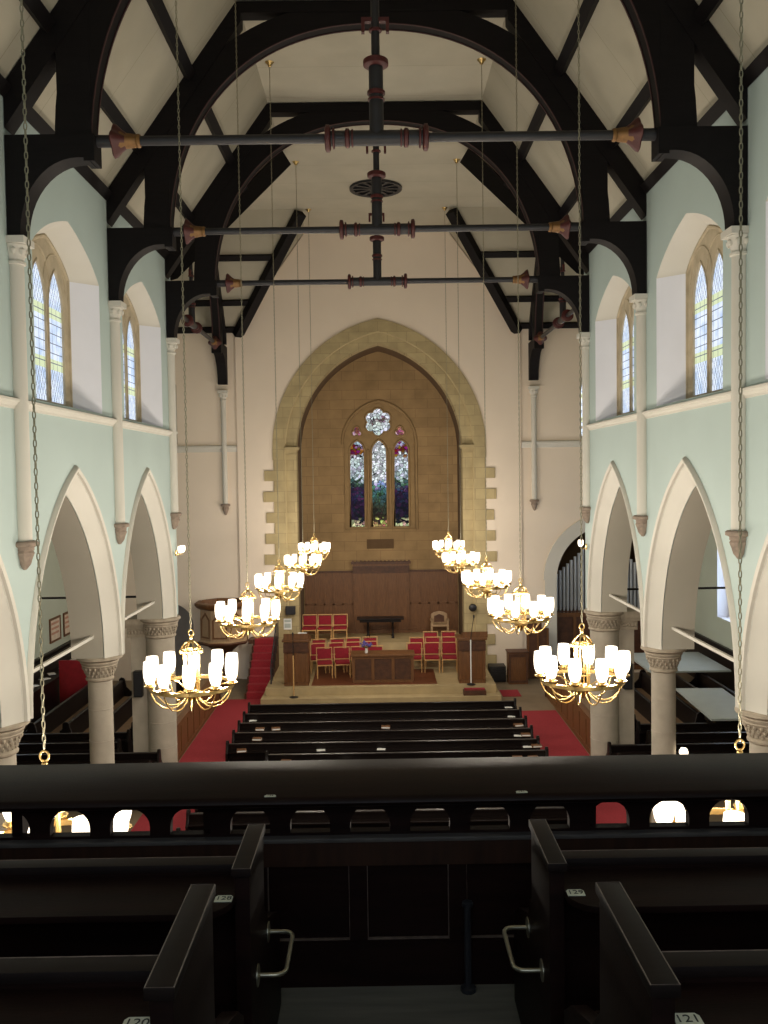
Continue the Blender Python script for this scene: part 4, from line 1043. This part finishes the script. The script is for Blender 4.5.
# pulpit with its stairs
pu = thing('pulpit', 'octagonal oak pulpit raised on a stem against the far wall', 'pulpit', (-5.0,28.45,0))
MB().lathe([(.30,0),(.30,.1),(.2,.2),(.2,.9),(.3,1.15),(.62,1.4)], n=8, ph=pi/8, smooth=False).build('stem', M['oakdark'], pu)
MB().lathe([(.78,1.42),(.8,1.5),(.74,1.55),(.72,2.5),(.78,2.55)], n=8, ph=pi/8, smooth=False).build('body', M['pulpitwood'], pu)
MB().lathe([(.62,1.37),(.8,1.4),(.84,1.46),(.8,1.5)], n=8, ph=pi/8, smooth=False).build('base_moulding', M['oakdark'], pu)
MB().lathe([(.74,2.5),(.84,2.56),(.9,2.63),(.9,2.7),(.72,2.72),(.7,2.55)], n=8, ph=pi/8, smooth=False).build('cornice', M['oak'], pu)
for i in range(8):
    a = pi/4*i
    p = MB().prism([(-.23,1.62),(.23,1.62),(.23,2.2),(0,2.42),(-.23,2.2)], lambda u,v,w:(w,u,v), .665, .69, 0, [[(-.18,1.67),(.18,1.67),(.18,2.18),(0,2.35),(-.18,2.18)]]).build('panel_moulding', M['oak'], pu); p.rotation_euler = (0,0,a)
    if i == 1: p.rotation_euler = (0,0,a)
lp = thing('reading_lamp', 'small brown reading lamp on the pulpit rim', 'lamp', (-4.82,27.75,2.715))
MB().lathe([(.07,0),(.07,.02),(.015,.03),(.012,.1)], n=12).build('base', M['brass'], lp)
MB().tube([(-.24,0,.14),(.24,0,.14)], .035, 10).build('lamp_shade', M['oak'], lp)
MB().tube([(0,0,.09),(0,0,.13)], .01, 6).build('arm', M['brass'], lp)
ps = thing('pulpit_stairs', 'straight stairs with red carpet rising to the pulpit', 'stairs', (-3.72,26.75,0))
n_ = 8; rise = 1.44/n_; go = .28
for i in range(n_):
    y0 = go*i; MB().box(-.4,.36,y0,y0+go+(.0 if i < n_-1 else .25),0 if i > -1 else 0,rise*(i+1)-.012).build('step', M['oakdark'], ps)
    rn = MB().box(-.34,.30,y0-.012,y0+go,rise*(i+1)-.012,rise*(i+1)).box(-.34,.30,y0-.014,y0,rise*i+.002,rise*(i+1)).build('carpet_tread', M['redcarpet'], ps)
hr = MB().tube([(.4,-.05,.0),(.4,-.05,.95),(.4,.0,1.0),(.4,go*n_,1.0+1.44)], .022, 8).build('handrail', M['iron'], ps)
for i in range(n_):
    MB().tube([(.4,go*(i+.4),rise*(i+1)-.02),(.4,go*(i+.4),1.0+1.44*(i+.4)/n_)], .011, 6).build('baluster', M['iron'], ps)
MB().box(-.54,-.4,go*n_-.35,go*n_+.25,1.3,1.428).build('landing', M['oakdark'], ps)

# organ
og = thing('pipe_organ', 'pipe organ with silver pipes above a dark case inside the side arch', 'organ', (7.35,30.0,0))
cs = MB().box(-1.6,1.6,-.05,.7,0,1.9)
cs.build('case', M['oakdark'], og)
f = MB()
for i in range(6): x = -1.55+.62*i; f.box(x-.05,x+.05,-.08,-.04,.1,1.8)
f.box(-1.6,1.6,-.09,-.04,1.8,1.95).box(-1.6,1.6,-.09,-.04,0,.14).build('panel_frame', M['oak'], og)
np_ = 25
for i in range(np_):
    x = -1.5+3.0*i/(np_-1); top = 4.6-.92*abs(x)-.0*(i % 2)
    b = MB().lathe([(.012,1.9),(.046,2.06),(.046,2.12),(.05,2.13),(.05,top),(.044,top),(.044,top-.05),(.0,top-.06)], (x,.1,0), 12)
    p = b.build('organ_pipe', M['pipe'], og)
MB().box(-1.6,1.6,.04,.16,1.95,1.99).build('toe_board', M['oakdark'], og)
# furniture by the organ
kb = thing('wooden_console', 'upright brown wooden cabinet before the organ arch', 'cabinet', (4.25,28.35,0))
MB().box(-.3,.3,-.25,.25,0,.98).build('body', M['oak'], kb, bevel=.01)
MB().box(-.33,.33,-.28,.28,.98,1.02).build('top', M['oakdark'], kb, bevel=.01)
f = MB()
for x in (-.27,.27): f.box(x-.03,x+.03,-.27,-.245,.05,.95)
f.box(-.24,.24,-.27,-.245,.05,.12).box(-.24,.24,-.27,-.245,.86,.95).build('panel_frame', M['oakdark'], kb)
kc = thing('black_case', 'low black case on the floor beside the brown wooden cabinet', 'case', (3.66,28.6,0))
MB().box(-.28,.24,-.25,.25,.02,.52).build('body', M['black'], kc, bevel=.03)
MB().tube([(-.12,-.27,.44),(.12,-.27,.44)], .012, 6).build('handle', M['iron'], kc)
MB().box(-.29,.25,-.26,.26,.36,.375).build('lid_rim', M['iron'], kc)
of = thing('organ_screen', 'dark carved wooden screen at the foot of the organ arch', 'screen', (5.0,28.9,0))
MB().box(-.35,.35,-.05,.05,0,1.62).build('back_board', M['oakdark'], of)
MB().box(-.35,.12,-.08,.08,1.62,1.95).build('finial_panel', M['oakdark'], of, bevel=.01)
f = MB()
for x in (-.32,0,.32): f.box(x-.03,x+.03,-.075,.075,0,1.62)
f.build('panel_frame', M['oak'], of)

# ------------------------------------------------------------------ light, camera, colour
w = bpy.data.worlds.new('day'); S.world = w; w.use_nodes = True
w.node_tree.nodes['Background'].inputs[0].default_value = (.75,.85,1,1); w.node_tree.nodes['Background'].inputs[1].default_value = .6
cam = bpy.data.cameras.new('camera'); co = bpy.data.objects.new('camera', cam); COL.objects.link(co); S.camera = co
f_ = 906.0; cam.sensor_fit = 'VERTICAL'; cam.sensor_height = 24; cam.sensor_width = 18; cam.lens = f_/1024*24; cam.clip_start = .05; cam.clip_end = 200
pitch, yaw, roll = atan(38/f_), atan(5/f_), .0145
fw = Vector((sin(yaw)*cos(pitch), cos(yaw)*cos(pitch), -sin(pitch)))
r0 = fw.cross(Vector((0,0,1))).normalized(); u0 = r0.cross(fw)
r1 = r0*cos(roll)-u0*sin(roll); u1 = u0*cos(roll)+r0*sin(roll)
co.matrix_world = Matrix(((r1.x,u1.x,-fw.x,-.04),(r1.y,u1.y,-fw.y,0),(r1.z,u1.z,-fw.z,6.64),(0,0,0,1)))
vs = S.view_settings; vs.view_transform = 'Standard'; vs.look = 'None'; vs.exposure = -0.12; vs.gamma = 1; vs.use_curve_mapping = False
S.cycles.max_bounces = 8; S.cycles.diffuse_bounces = 5; S.cycles.glossy_bounces = 3; S.cycles.use_denoising = True
S.cycles.sample_clamp_indirect = 6; S.cycles.caustics_reflective = False; S.cycles.caustics_refractive = False
